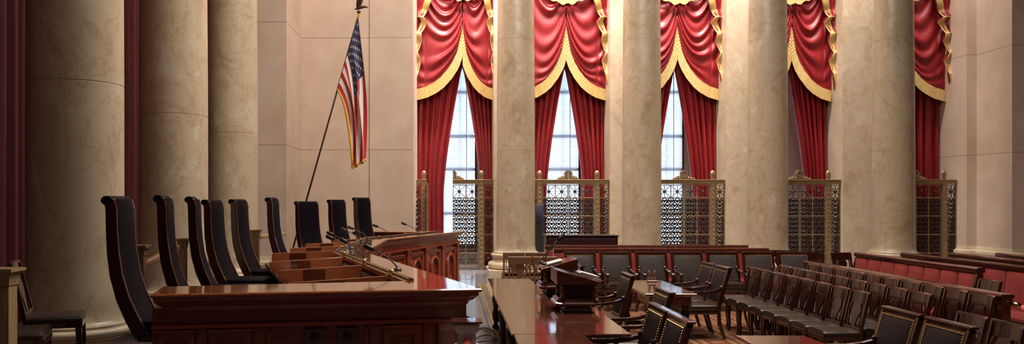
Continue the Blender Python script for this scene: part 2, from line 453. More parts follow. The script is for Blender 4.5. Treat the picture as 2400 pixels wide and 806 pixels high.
# dais
FR = [(.237,5.93), (-1.08,10.18), (-1.05,13.58), (.29,17.2)]       # front edge of the bench top
DZ = .55
dpoly = [(-3.42, 4.2), (-2.0, 4.2), (-2.0, 5.62), (.05, 5.98), (-1.24, 10.15), (-1.21, 13.62), (.08, 17.1), (-1.6, 17.75), (-1.6, 19.3), (-3.42, 19.3)]
dpoly = [(-3.42, 4.2), (-2.0, 4.2), (-2.0, 5.66), (.06, 6.02), (-1.22, 10.2), (-1.19, 13.56), (.10, 17.05), (-1.9, 17.4), (-1.9, 19.4), (-3.42, 19.4)]
M['dais'] = plain('dais_carpet', (.035,.012,.010,1), .95)
MB().prism(dpoly, .001, DZ).build('floor_dais', 'dais', kind='structure')

# carpet
cm = MB().box(1.12, 14.2, 1.0, 18.9, .001, .011)
co = cm.build('carpet', 'carpet'); tag(co, 'red and gold patterned carpet covering the public floor under the chairs', 'carpet')
cb = MB().box(.67, 1.118, 1.0, 18.9, .001, .011).build('carpet_border', 'carpet_border', co)
CZ = .013

# ------------------------------------------------------------------ red window curtains
HEM = [(0,0), (.04,.17), (.1,.39), (.2,.56), (.3,.68), (.45,.81), (.58,.885), (.75,.95), (1,1)]
def interp(tab, x):
    for (a, p), (b, q) in zip(tab, tab[1:]):
        if x <= b: return p+(q-p)*(x-a)/(b-a)
    return tab[-1][1]
def curtain(ci, c, half_l, half_r, label, jab_l, drop=1.0, gap=1.0):
    y0 = 23.55
    t = thing('window_curtain', label, 'curtain', (c, y0, 0), 0, 'red velvet curtains with gold fringe between columns')
    apex = 5.85
    for sg, half in ((-1, half_l), (1, half_r)):
        def fn(u, v, sg=sg, half=half):
            z = .06+8.9*v
            q = min(1, max(0, (apex-z)/3.7)); off = .02+.53*gap*(1-(1-q)**1.35)
            if z > apex: off = -.02
            xi, xo = sg*off, sg*half
            x = xo+(xi-xo)*u
            return (x, pleats(u, 6, z*.5+ci, .075, sg), z)
        MB().grid(fn, 96, 44).build('drape', 'velvet', t, smooth=True, solid=.012)
    zc0, zc1, dr = 7.72, 6.95, 1.83*drop
    NF = 8
    for sg, half in ((-1, half_l), (1, half_r)):
        def pos(u, v, half=half, sg=sg):
            zh = zc1-dr*interp(HEM, u)
            ctr = zc1+2.1*(1-v)**1.7
            side = 9.6+(zc1-dr-9.6)*v**1.1
            uu = u**1.25
            sag = (1.3-.95*v)*4*u*(1-u)*(.7+.6*(1-u))
            z = ctr+(side-ctr)*uu-sag
            w = v**2.2
            zz = z*(1-w)+zh*w
            ph = v*NF+.8*u+.35*math.sin(3*u+ci)+.45*math.sin(4.3*v+ci*1.7+sg)+.25*math.sin(9*v*u+2*ci)
            kf = math.floor(ph); fr = ph-kf
            am = .55+.45*math.sin(kf*2.4+ci+sg*.7)*math.cos(u*2.2+kf)
            rg = (1-abs(2*fr-1))
            rg = rg*rg*(3-2*rg)*am*(1-.6*max(0, (v-.6)/.4)*u)
            env = math.sin(PI*min(1, .12+u*1.1))**.6 if u < .8 else .9*(1-.5*(u-.8)/.2)
            y = -.26-.03*math.sin(PI*u)-.12*rg*env*(1-.75*v**6)-.07*math.sin(PI*v)*(1-u)
            return (sg*(.012+u*half), y, zz)
        MB().grid(lambda u, v: pos(u, v), 60, 120).build('swag', 'velvet', t, smooth=True, solid=.01)
        # gold fringe along the hem
        nf = 150
        def fr(u, v):
            p = pos(u, 1.0); d = .235*(1-.25*max(0, 1-u*6))
            du = .01; a = pos(max(0,u-du), 1); b2 = pos(min(1,u+du), 1)
            tx, tz = (b2[0]-a[0]), (b2[2]-a[2]); L = math.hypot(tx, tz) or 1
            nx, nz = (tz/L*sg, -abs(tx/L))
            nx = -nx*sg*sg if False else nx
            k = int(round(u*nf)) % 2
            return (sg*max(.004, sg*p[0]-abs(tz/L)*d*v*.75), p[1]-.03-.008*k-.01*v, p[2]-d*v*(abs(tx/L)*.85+.3)-.006*k*v+.05*(1-v))
        MB().grid(fr, nf, 4).build('fringe', 'fringe', t, smooth=False, solid=.012)
    # gold fringed arc of the upper swag
    def arc(u, v):
        a = (u-.5)*2
        return (a*.95, -.5-.012*(int(u*90) % 2)+.12*a*a, 7.8+(.1 if ci == 0 else 0)+.62*a*a-.2*v+.03*math.sin(40*u)*v)
    MB().grid(arc, 90, 3).build('upper_fringe', 'fringe', t, solid=.012)
    def arcs(u, v):
        a = (u-.5)*2
        return (a*.95, -.46+.12*a*a-.05*math.sin(9*v), 7.78+(.1 if ci == 0 else 0)+.62*a*a+1.0*v)
    MB().grid(arcs, 40, 16).build('upper_swag', 'velvet', t, smooth=True, solid=.01)
    # cascading side tails with gold edge
    for sg, half in ((-1, half_l), (1, half_r)):
        if sg == -1 and not jab_l: continue
        zz = [8.3, 7.75, 7.42, 7.22, 7.06, 6.75, 6.52, 6.2, 5.95, 5.6, 5.1]
        xo = [.62, .72, .83, .93, .84, .98, .97, 1.07, .99, 1.06, 1.16]
        pts = [Vector((sg*x*half/1.16, -.5-.09*(i % 2), z)) for i, (z, x) in enumerate(zip(zz, xo))]
        def rib(u, v, pts=pts, sg=sg):
            f = u*(len(pts)-1); i = min(int(f), len(pts)-2); q = f-i
            p = pts[i].lerp(pts[i+1], q)
            w = .21*v
            rp = .012*(int(u*240) % 2)*v
            return (p.x+sg*w*(.95 if i % 2 == 0 else .8), p.y+.03*math.sin(PI*f)-rp, p.z-w*(.25 if i % 2 == 0 else -.35)*math.cos(PI*(q-.5))**.5 if 0 < q < 1 else p.z)
        MB().grid(rib, 240, 4).build('tail_fringe', 'fringe', t, smooth=True, solid=.012)
        def tail(u, v, pts=pts, sg=sg, half=half):
            f = u*(len(pts)-1); i = min(int(f), len(pts)-2); q = f-i
            p = pts[i].lerp(pts[i+1], q)
            xe = sg*(half+.02)
            x = p.x+(xe-p.x)*v
            return (x, p.y+.08-.05*math.sin(v*9), p.z+.05)
        MB().grid(tail, 40, 14).build('tail', 'velvet', t, smooth=True, solid=.01)
    return t
curtain(0, .36, 1.40, .94, 'red velvet curtain with gold fringed swag, beside the stone flag wall', True)
curtain(1, 3.36, 1.18, 1.18, 'red velvet curtain with gold fringed swag, between first and second far columns', False)
curtain(2, 6.58, 1.18, 1.26, 'red velvet curtain with gold fringed swag, between second and third far columns', False, 1.0)
curtain(3, 9.89, 1.18, 1.18, 'red velvet curtain with gold swag, pale wall showing in its gap', False, 1.02)
curtain(4, 13.02, 1.18, 1.38, 'closed red velvet curtain with long gold edged tail, beside the corner pier', False, 1.02, -.06)

# ------------------------------------------------------------------ bronze gates
GY = 22.75
def flat(mb, p, q, w, d, y=0):
    mb.bar([(p[0], y, p[1]), (q[0], y, q[1])], d, w)
def star_cell(mb, x0, x1, z0, z1):
    cx, cz = (x0+x1)/2, (z0+z1)/2; r = min(x1-x0, z1-z0)*.62
    for a in range(4):
        dx, dz = math.cos(a*PI/4), math.sin(a*PI/4)
        ex = min(abs((x1-x0)/2/dx) if abs(dx) > .01 else 9, abs((z1-z0)/2/dz) if abs(dz) > .01 else 9)
        flat(mb, (cx-dx*ex, cz-dz*ex), (cx+dx*ex, cz+dz*ex), .016, .022)
    ring = [[(cx+.045*math.cos(2*PI*i/12)*k, yy, cz+.045*math.sin(2*PI*i/12)*k) for i in range(12)] for k, yy in ((1,.02),(1,-.02),(.6,-.04))]
    mb.loft(ring)
def fan_cell(mb, x0, x1, z0, z1, rows=4, ncol=2):
    w = (x1-x0)/ncol; h = (z1-z0)/rows; r = w*.5
    for k in range(rows):
        zb = z0+k*h
        offs = [i+.5 for i in range(ncol)] if k % 2 == 0 else list(range(ncol+1))
        for o in offs:
            cx = x0+o*w; pts = []
            for a in range(9):
                an = PI*a/8; px, pz = cx+r*.94*math.cos(an), zb+h*1.02*math.sin(an)
                if x0-.001 <= px <= x1+.001 and pz <= z1+.01: pts.append((px, 0, pz))
            if len(pts) > 1: mb.bar(pts, .026, .03)
            mb.bar([(cx, 0, zb-.01), (cx, 0, zb+h*.35), (cx, 0, zb+h*.66)], .024, [.022, .062, .012])
            for sg in (-1, 1):
                e = cx+sg*r*.62
                if x0 <= e <= x1: mb.bar([(cx, 0, zb+h*.08), (cx+sg*r*.35, 0, zb+h*.3), (e, 0, zb+h*.62)], .024, [.018, .046, .010])
CW, SH, FH = .365, .335, .505
ROWZ = [(2.05, 2.385, 's'), (1.535, 2.03, 'f'), (1.01, 1.515, 'f'), (.485, .99, 'f'), (.16, .465, 's')]
def leaf(parent, x0, ncol=2, y=0, rot=0):
    L = MB(); G = MB(); W = CW*ncol
    L.box(0, .024, -.02, .02, .08, 2.42); L.box(W-.024, W, -.02, .02, .08, 2.42)
    for i in range(1, ncol): L.box(i*CW-.011, i*CW+.011, -.018, .018, .1, 2.4)
    for z in (.09, .475, 1.0, 1.525, 2.04, 2.40): L.box(.024, W-.024, -.02, .02, z-.014 if z < 2.3 else z-.01, z+.014)
    for i in range(ncol):
        a, b2 = i*CW+.018, (i+1)*CW-.018
        for z0, z1, kd in ROWZ: (star_cell if kd == 's' else fan_cell)(G, a, b2, z0, z1)
    lo = L.build('gate_leaf', 'bronze', parent, bevel=.003); lo.location = (x0, y, 0); lo.rotation_euler = (0,0,rot)
    G.build('grille', 'bronze_dark', lo)
    return lo
def make_gate(label, c, open_left=False, nl=2, left_post=True):
    t = thing('bronze_gate', label, 'gate', (c, GY, 0), 0, 'bronze openwork gates between the far columns')
    W = 2*CW
    if open_left:
        leaf(t, -W-.01, nl, .0, math.radians(-86))
    else:
        leaf(t, -W-.005, nl)
    leaf(t, .005, 2)
    for sg in (-1, 1):
        if sg == -1 and not left_post: continue
        p = MB(); xc = sg*(W+.085)
        p.box(xc-.068, xc+.068, -.045, .045, 0, 2.5)
        for kk in range(18): p.box(xc-.035, xc+.035, -.055, -.04, .18+kk*.13, .26+kk*.13)
        p.build('gate_post', 'bronze', t, bevel=.006)
        f = MB(); rr = []
        for (r, z) in ((.06,2.55), (.06,2.66), (.075,2.70), (.068,2.76), (.04,2.80), (.01,2.815)): rr.append([(xc+r*math.cos(2*PI*i/14), .55*r*math.sin(2*PI*i/14), z) for i in range(14)])
        f.loft(rr).build('post_finial', 'bronze', t, smooth=40)
        s = MB(); xa = sg*(W+.155); xb = sg*(1.145); x0, x1 = min(xa, xb), max(xa, xb)
        s.box(x0, x0+.016, -.02, .02, .08, 2.42); s.box(x1-.016, x1, -.02, .02, .08, 2.42)
        for z in (.09, .475, 1.0, 1.525, 2.04, 2.40): s.box(x0+.016, x1-.016, -.018, .018, z-.012, z+.012)
        so = s.build('side_panel', 'bronze', t)
        g = MB()
        for z0, z1, kd in ROWZ: (star_cell if kd == 's' else lambda *q: fan_cell(*q, rows=4, ncol=1))(g, x0+.012, x1-.012, z0, z1)
        g.build('grille', 'bronze_dark', so)
    for x0, x1 in (((-1.15, -W), (0, 1.15)) if open_left else ((-1.15, 1.15),)):
        MB().box(x0, x1, -.05, .05, 2.43, 2.53).box(x0, x1, -.07, .07, 2.53, 2.555).build('top_rail', 'bronze', t, bevel=.008)
    # crest: medallion and scrolls
    cz = 2.555
    for sg in (-1, 1):
        if open_left and sg == -1: continue
        q = MB(); pts = []
        for a in range(9):
            an = PI/2*a/8; pts.append((sg*.12*math.sin(an), cz+.15+.12*math.cos(an)))
        pts = [(sg*.006, cz), (sg*.006, cz+.27)]+pts[1:]+[(sg*.10, cz+.10), (sg*.16, cz+.11), (sg*.21, cz+.085), (sg*.25, cz+.06), (sg*.30, cz+.045), (sg*.33, cz)]
        n = len(pts)
        q.add([(x, -.03, z2) for x, z2 in pts]+[(x, .03, z2) for x, z2 in pts], [tuple(range(n)), tuple(range(2*n-1, n-1, -1))]+[(i, (i+1) % n, n+(i+1) % n, n+i) for i in range(n)])
        ring = []
        for a in range(17):
            an = PI*a/16 - PI/2; ring.append((sg*abs(.085*math.cos(an)), -.035, cz+.15+.085*math.sin(an)))
        q.bar(ring, .012, .014)
        for s2 in range(3): q.sphere((sg*(.13+.07*s2), -.03, cz+.05-.008*s2), .026-.004*s2, 6)
        q.build('gate_crest', 'bronze', t)
    return t
GL = ['open bronze gate beside the flag wall, its near leaf swung edge-on',
      'bronze openwork gate between first and second far columns, window glowing behind it',
      'bronze openwork gate between second and third far columns, half backlit by the window',
      'bronze openwork gate between the third and fourth far columns, dark curtain behind',
      'darkest bronze gate beside the corner pier, behind the red pews']
for i, c in enumerate(BAY): make_gate(GL[i], c, open_left=(i == 0))

# ------------------------------------------------------------------ the bench
bench = thing('judicial_bench', 'long angled mahogany bench with polished top, tall black chairs behind it', 'bench', (0,0,0))
IN = [(-.36,6.50), (-1.50,10.27), (-1.47,13.5), (-.28,16.72)]
END0, END0i = (-2.08,5.55), (-2.18,6.07)
END1, END1i = (-2.02,17.58), (-2.1,17.06)
ring = [END0]+FR+[END1, END1i]+IN[::-1]+[END0i]
BZ = 1.31
def at_z(poly, z): return [(x, y, z) for x, y in poly]
prof = [(.012, BZ), (0, BZ-.008), (0, BZ-.022), (.018, BZ-.03), (.022, BZ-.055), (.03, BZ-.062), (.05, BZ-.085), (.075, BZ-.10), (.085, BZ-.125)]
MB().loft([at_z(inset(ring, d), z) for d, z in prof[:3]]).build('counter_top', 'benchtop', bench)
MB().loft([at_z(inset(ring, d), z) for d, z in [(.004, BZ-.0225)]+prof[3:]]).build('cornice', 'bench', bench)
# lower body: wall following the outer line
outer = [END0i, END0]+FR+[END1, END1i]
def offset_line(line, d):
    """offset of an open polyline to its left"""
    out = []
    for i, p in enumerate(line):
        p = Vector(p)
        a = (p-Vector(line[i-1])).normalized() if i else None
        b = (Vector(line[i+1])-p).normalized() if i < len(line)-1 else None
        a = a or b; b = b or a
        m = Vector((-a.y, a.x))+Vector((-b.y, b.x)); m = m/m.length_squared*2
        out.append(tuple(p+m*d))
    return out
line = [END0]+FR+[END1]
o0, o1 = offset_line(line, .09), offset_line(line, .15)
MB().prism(o0+o1[::-1], .002, BZ-.11).build('carcass', 'bench', bench)
def along(p, q, s): return (p[0]+(q[0]-p[0])*s, p[1]+(q[1]-p[1])*s)
def seg_mat(p, q):
    a = math.atan2(q[1]-p[1], q[0]-p[0])
    return Matrix.Translation((p[0], p[1], 0)) @ Matrix.Rotation(a, 4, 'Z'), math.hypot(q[0]-p[0], q[1]-p[1])
# mouldings: frieze foot and plinth
for nm, zz in (('frieze_moulding', ((.03, 1.085), (.045, 1.075), (.045, 1.06), (.0, 1.045))), ('plinth_moulding', ((.0, .2), (.03, .18), (.04, .16), (.04, .002)))):
    rings = []
    for d, z in zz: rings.append(at_z(offset_line(line, .085-d), z))
    ins = [at_z(offset_line(line, .1), z) for d, z in zz][::-1]
    MB().loft([r for r in rings]+ins, cap=False, closed=False).build(nm, 'bench', bench)
def panel_run(p, q, n, arch, lead=.12):
    mat, L = seg_mat(p, q)
    step = (L-2*lead)/n
    for i in range(n+1):
        pil = MB(); x = lead+i*step; pil.box(x-.05, x+.05, -.05, .02, .18, 1.0, mat); pil.box(x-.062, x+.062, -.062, .02, 1.0, 1.055, mat)
        pil.build('front_pilaster', 'benchv', bench, bevel=.005)
    for i in range(n):
        pan = MB(); xa, xb = lead+i*step+.11, lead+(i+1)*step-.11
        zt, zb = .98, .28
        for (a0, a1, z0, z1) in ((xa, xb, zt-.05, zt), (xa, xb, zb, zb+.05), (xa, xa+.05, zb, zt), (xb-.05, xb, zb, zt)):
            pan.box(a0, a1, -.025, .02, z0, z1, mat)
        pan.box(xa+.02, xb-.02, -.038, .02, zt-.012, zt+.012, mat)
        if arch:
            cx, r = (xa+xb)/2, min(.2, (xb-xa)/2-.1)
            pts = [(cx-r, -.03, .4)]+[(cx-r*math.cos(PI*k/12), -.03, .62+1.2*r*math.sin(PI*k/12)) for k in range(13)]+[(cx+r, -.03, .4)]
            pts = [tuple(mat @ Vector(v)) for v in pts]
            pan.bar(pts, .05, .045, tuple((mat.to_3x3() @ Vector((0,1,0)))))
        else:
            pan.box(xa+.08, xb-.08, -.018, .02, zb+.09, zt-.09, mat)
        pan.build('front_panel', 'bench', bench, bevel=.006)
ol = offset_line(line, .088)
panel_run(ol[1], ol[2], 4, True); panel_run(ol[2], ol[3], 3, True); panel_run(ol[3], ol[4], 4, True)
# near end face, with two small drawers
mat, L = seg_mat(ol[0], ol[1])
def bolection(x0, x1):
    ef = MB()
    ef.box(x0, x1, -.03, .02, .985, 1.045, mat); ef.box(x0-.012, x1+.012, -.045, .02, 1.03, 1.05, mat)
    ef.box(x0, x0+.05, -.03, .02, .3, 1.0, mat); ef.box(x1-.05, x1, -.03, .02, .3, 1.0, mat); ef.box(x0, x1, -.03, .02, .3, .36, mat)
    ef.box(x0+.1, x1-.1, -.012, .02, .44, .92, mat)
    ef.build('end_panel', 'bench', bench, bevel=.006)
S = L/2.33
bolection(.04*S, .30*S); bolection(.40*S, .70*S); bolection(1.68*S, 1.97*S)
for x in (.35, .76, 1.62, 2.03): MB().box(x*S-.035, x*S+.035, -.02, .02, .18, 1.05, mat).build('end_pilaster', 'benchv', bench, bevel=.005)
MB().box(2.1*S, 2.24*S, -.045, .02, .18, 1.06, mat).build('end_pilaster', 'benchv', bench, bevel=.005)
ef = MB()
ef.box(.82*S, 1.57*S, -.02, .02, .3, .34, mat); ef.box(.82*S, .85*S, -.02, .02, .3, 1.04, mat); ef.box(1.54*S, 1.57*S, -.02, .02, .3, 1.04, mat)
ef.build('end_panel', 'bench', bench, bevel=.006)
for x in (1.17, 1.41):
    d = MB().box(x*S-.075, x*S+.075, -.028, .02, .915, 1.035, mat).build('small_drawer', 'mahogany', bench, bevel=.004)
    kb = MB(); pm = mat @ Matrix.Translation((x*S, -.028, .975)) @ Matrix.Rotation(PI/2, 4, 'X')
    kb.lathe([(.012,0), (.012,.015), (.028,.022), (.034,.035), (.028,.048), (.012,.055), (.001,.056)], n=16, mat=pm).build('knob', 'dark', d, smooth=40)
# lower writing desk behind the counter
JJ = [(-1.22,6.62), (-2.36,10.42), (-2.33,13.38), (-1.14,16.62)]
desk = IN+JJ[::-1]
MB().prism([tuple(p) for p in inset(IN+JJ[::-1], .012)], 1.105, 1.145).build('writing_desk', 'benchtop', bench, bevel=.004)
jl = offset_line(JJ, .0)
edge = MB()
for a, b2 in zip(JJ, JJ[1:]): edge.bar([(a[0]-.02, a[1], 1.125), (b2[0]-.02, b2[1], 1.125)], .05, .045, (0,0,1))
edge.build('desk_edge', 'mahogany', bench, bevel=.01)
# brass rail on the inner lip, with couplings
br = MB(); ln = [(x+.03, y, BZ+.012) for x, y in IN]
br.tube(ln, .013, 10)
fit = []
for a, b2 in zip(IN, IN[1:]):
    for s in (.17, .5, .83):
        x, y = along(a, b2, s); fit.append((x, y)); br.lathe([(.02,BZ-.02), (.026,BZ+.0), (.028,BZ+.03), (.015,BZ+.04)], x+.03, y, 12)
br.build('brass_rail', 'brass', bench, smooth=40)
sl = MB()
for a, b2 in zip(IN, IN[1:]): sl.bar([(a[0]+.062, a[1], BZ+.003), (b2[0]+.062, b2[1], BZ+.003)], .03, .006, (0,0,1))
sl.build('rail_slot', 'dark', bench)
# dividers between the seats
def on_line(pts, y):
    for a, b2 in zip(pts, pts[1:]):
        if a[1] <= y <= b2[1]:
            s = (y-a[1])/(b2[1]-a[1]); return along(a, b2, s), (b2[0]-a[0], b2[1]-a[1])
    return pts[-1], (0, 1)
for yb in (7.05, 8.22, 9.38, 10.6, 11.75, 12.9, 14.0, 15.1):
    p, d = on_line(IN, yb); dl = math.hypot(*d); nx, ny = -d[1]/dl, d[0]/dl     # towards the justices
    mt = Matrix.Translation((p[0], p[1], 0)) @ Matrix.Rotation(math.atan2(ny, nx), 4, 'Z')
    pts = [(.03, 1.147), (.86, 1.147), (.86, 1.23), (.855, 1.25), (.84, 1.262), (.82, 1.267), (.5, 1.28), (.03, 1.30)]
    n = len(pts); w = MB()
    w.add([(x, -.012, z) for x, z in pts]+[(x, .012, z) for x, z in pts], [tuple(range(n)), tuple(range(2*n-1, n-1, -1))]+[(i, (i+1) % n, n+(i+1) % n, n+i) for i in range(n)], mt)
    dv = w.build('divider', 'board', bench, bevel=.004)
    MB().box(.40, .62, -.02, -.012, 1.15, 1.268, mt).box(.40, .62, .012, .02, 1.15, 1.268, mt).build('divider_plate', 'mahogany', dv, bevel=.003)
    c = MB(); c.tube([tuple(mt @ Vector(v)) for v in ((.03,-.02,1.155), (.028,-.022,1.25), (.01,-.02,1.30), (-.03,-.01,1.315))], .008, 8)
    c.build('brass_bracket', 'brass', dv, smooth=True)
    MB().box(.06, .15, -.09, -.02, 1.15, 1.215, mt).build('silver_box', 'silver', dv, bevel=.006)  # plain small silver box beside each divider

# microphones on the bench
def make_mic():
    t = thing('gooseneck_microphone', 'x', 'microphone', (0,0,0))
    MB().lathe([(.03,0), (.032,.008), (.02,.016), (.008,.022)], n=16).build('mic_base', 'black', t, smooth=40)
    pts = [(0,0,.015), (-.03,0,.05), (-.09,0,.10), (-.16,0,.135), (-.22,0,.16)]
    MB().tube(pts, [.006,.0055,.005,.0045,.0045], 8).build('gooseneck', 'black', t, smooth=True)
    MB().tube([(-.20,0,.152), (-.215,0,.158), (-.27,0,.18), (-.285,0,.186)], [.008,.019,.021,.012], 12).build('mic_head', 'black', t, smooth=True)
    return t
mic = make_mic(); used = []
MIC = [(-.56,7.5,'nearest black gooseneck microphone on the bench top, large foam head'),
       (-1.0,8.75,'black gooseneck microphone second nearest on the bench, low over the dividers'),
       (-1.24,9.55,'black gooseneck microphone third nearest on the bench, near the bend'),
       (-1.40,10.75,'black gooseneck microphone just beyond the near bend of the bench'),
       (-1.41,12.2,'black gooseneck microphone midway along the bench, before the eighth tall chair'),
       (-1.40,13.1,'black gooseneck microphone before the far bend, crossing the eighth chair'),
       (-1.22,14.25,'black gooseneck microphone in front of the last tall chair'),
       (-.84,15.5,'farthest black gooseneck microphone on the bench, against the stone wall')]
for i, (x, y, lb) in enumerate(MIC): place(mic, used, (x+(.07 if i < 6 else .17 if i < 7 else .24), y, BZ+.002), math.radians(random.uniform(-14, 14)-(17 if y < 10 else -17 if y > 14 else 0)), lb, 'gooseneck microphones along the bench', (1.2, 1.2, 1.2))

# paper beside the fourth chair
pp = MB().box(-.1, .1, -.14, .14, 0, .012).box(-.095, .1, -.135, .13, .0125, .02)
po = pp.build('paper_pad', 'paper'); po.location = (-1.62, 8.62, 1.149); po.rotation_euler = (0,0,.4)
tag(po, 'small white paper pad on the desk beside the fourth tall chair', 'paper')
pn = MB(); pn.tube([(-.07,0,.006), (.055,0,.006), (.07,0,.006)], [.005,.005,.001], 8)
po2 = pn.build('pen', 'black', smooth=True); po2.location = (-1.55, 7.35, 1.147); po2.rotation_euler = (0,0,.3)
tag(po2, 'thin dark pen lying on the desk inside the near end counter', 'pen')

# ------------------------------------------------------------------ tall chairs of the bench
def make_justice_chair():
    t = thing('tall_chair', 'x', 'chair', (0,0,0))
    # centre line of the back (x forward, z up)
    cl = [(.02,.36), (-.06,.50), (-.13,.66), (-.18,.84), (-.205,1.02), (-.215,1.2), (-.22,1.36), (-.235,1.43)]
    def back(w, t0, t1, off, round_=True):
        rings = []
        for i, (x, z) in enumerate(cl):
            ww = (w if not isinstance(w, tuple) else w[0]+(w[1]-w[0])*i/(len(cl)-1))
            rings.append([(x+t1, -ww/2, z), (x+t1+.018, -ww/4, z), (x+t1+.022, 0, z), (x+t1+.018, ww/4, z), (x+t1, ww/2, z), (x-t0, ww/2, z), (x-t0, -ww/2, z)])
        return MB().loft(rings)
    back((.44,.40), .02, .035, 0).build('backrest', 'leather', t, smooth=35)
    fr = MB()
    for sg in (-1, 1):
        fr.bar([(x-.01, sg*(.235-.02*i/7), z) for i, (x, z) in enumerate(cl)], .045, [.11,.105,.1,.095,.09,.085,.085,.08])
    fr.bar([(cl[0][0]-.02, -.22, .40), (cl[0][0]-.02, .22, .40)], .08, .05, (1,0,0))
    fr.build('back_frame', 'chairwood', t, bevel=.012)
    rl = MB(); rp = []
    for a in range(14):
        an = 2*PI*a/14; rp.append((-.262+.042*math.cos(an), 1.425+.036*math.sin(an)))
    rl.loft([[(x, y, z) for x, z in rp] for y in (-.238, -.23, .23, .238)])
    rl.build('head_roll', 'leather', t, smooth=40)
    s = MB()
    s.loft([[(x, y, z) for x, y in ((-.02,-.235*k), (.30,-.26*k), (.47,-.25*k), (.51,-.15*k), (.52,0), (.51,.15*k), (.47,.25*k), (.30,.26*k), (-.02,.235*k))] for z, k in ((.38,1), (.44,1.02), (.475,.98), (.49,.86))])
    s.build('seat', 'leather', t, smooth=40)
    sf = MB(); sf.loft([[(x, y, z) for x, y in ((-.03,-.24), (.30,-.268), (.48,-.258), (.525,-.15), (.535,0), (.525,.15), (.48,.258), (.30,.268), (-.03,.24))] for z in (.32, .38)])
    sf.build('seat_frame', 'chairwood', t, bevel=.008)
    nl = MB()
    for x, y in [(.0+.05*i, sg*(.245+.02*min(1, i/6))) for i in range(10) for sg in (-1, 1)]+[(.53, -.2+.04*i) for i in range(11)]: nl.sphere((x, y, .385), .009, 4)
    nl.build('nail_heads', 'nail', t)
    p = MB(); p.lathe([(.05,.32), (.05,.2), (.035,.19), (.035,.1), (.05,.08)], .2, 0, 16); p.build('pedestal', 'black', t, smooth=40)
    for k in range(5):
        an = 2*PI*k/5+.3; l = MB(); dx, dy = math.cos(an), math.sin(an)
        l.bar([(.2, 0, .085), (.2+.2*dx, .2*dy, .07), (.2+.31*dx, .31*dy, .05)], .05, .03, (-dy, dx, 0))
        l.sphere((.2+.3*dx, .3*dy, .027), .026, 6); l.build('base_leg', 'dark', t)
    return t
jc = make_justice_chair(); used = []
JC = [(-2.63,6.40,-5,460,'nearest tall black leather chair, beside the near end of the bench'),
      (-2.68,7.55,-11,458,'second nearest tall black chair, its back seen almost edge-on'),
      (-2.745,8.6,-12,461,'third tall black chair, narrow edge-on back against the second column'),
      (-2.87,9.75,4,468,'fourth tall black chair, turned to show its creased leather back'),
      (-2.86,10.9,5,467,'fifth tall black chair, before the third column'),
      (-2.69,12.2,1,463,'sixth tall black chair, before the stone pier, leaning back'),
      (-2.55,14.3,40,472,'seventh tall black chair, broad front view beside the flagpole'),
      (-2.185,15.5,28,468,'eighth tall black chair, against the stone wall under the flag'),
      (-1.81,16.5,32,463,'farthest tall black chair, by the far end of the bench')]
for x, y, ph, py, lb in JC:
    a = -math.radians(ph); ztop = 1.96+(470-py)*y/F-DZ
    ox = .23
    place(jc, used, (x+ox*math.cos(a), y+ox*math.sin(a), DZ+.002), a, lb, 'tall black leather chairs of the bench', (1, 1, ztop/1.46))

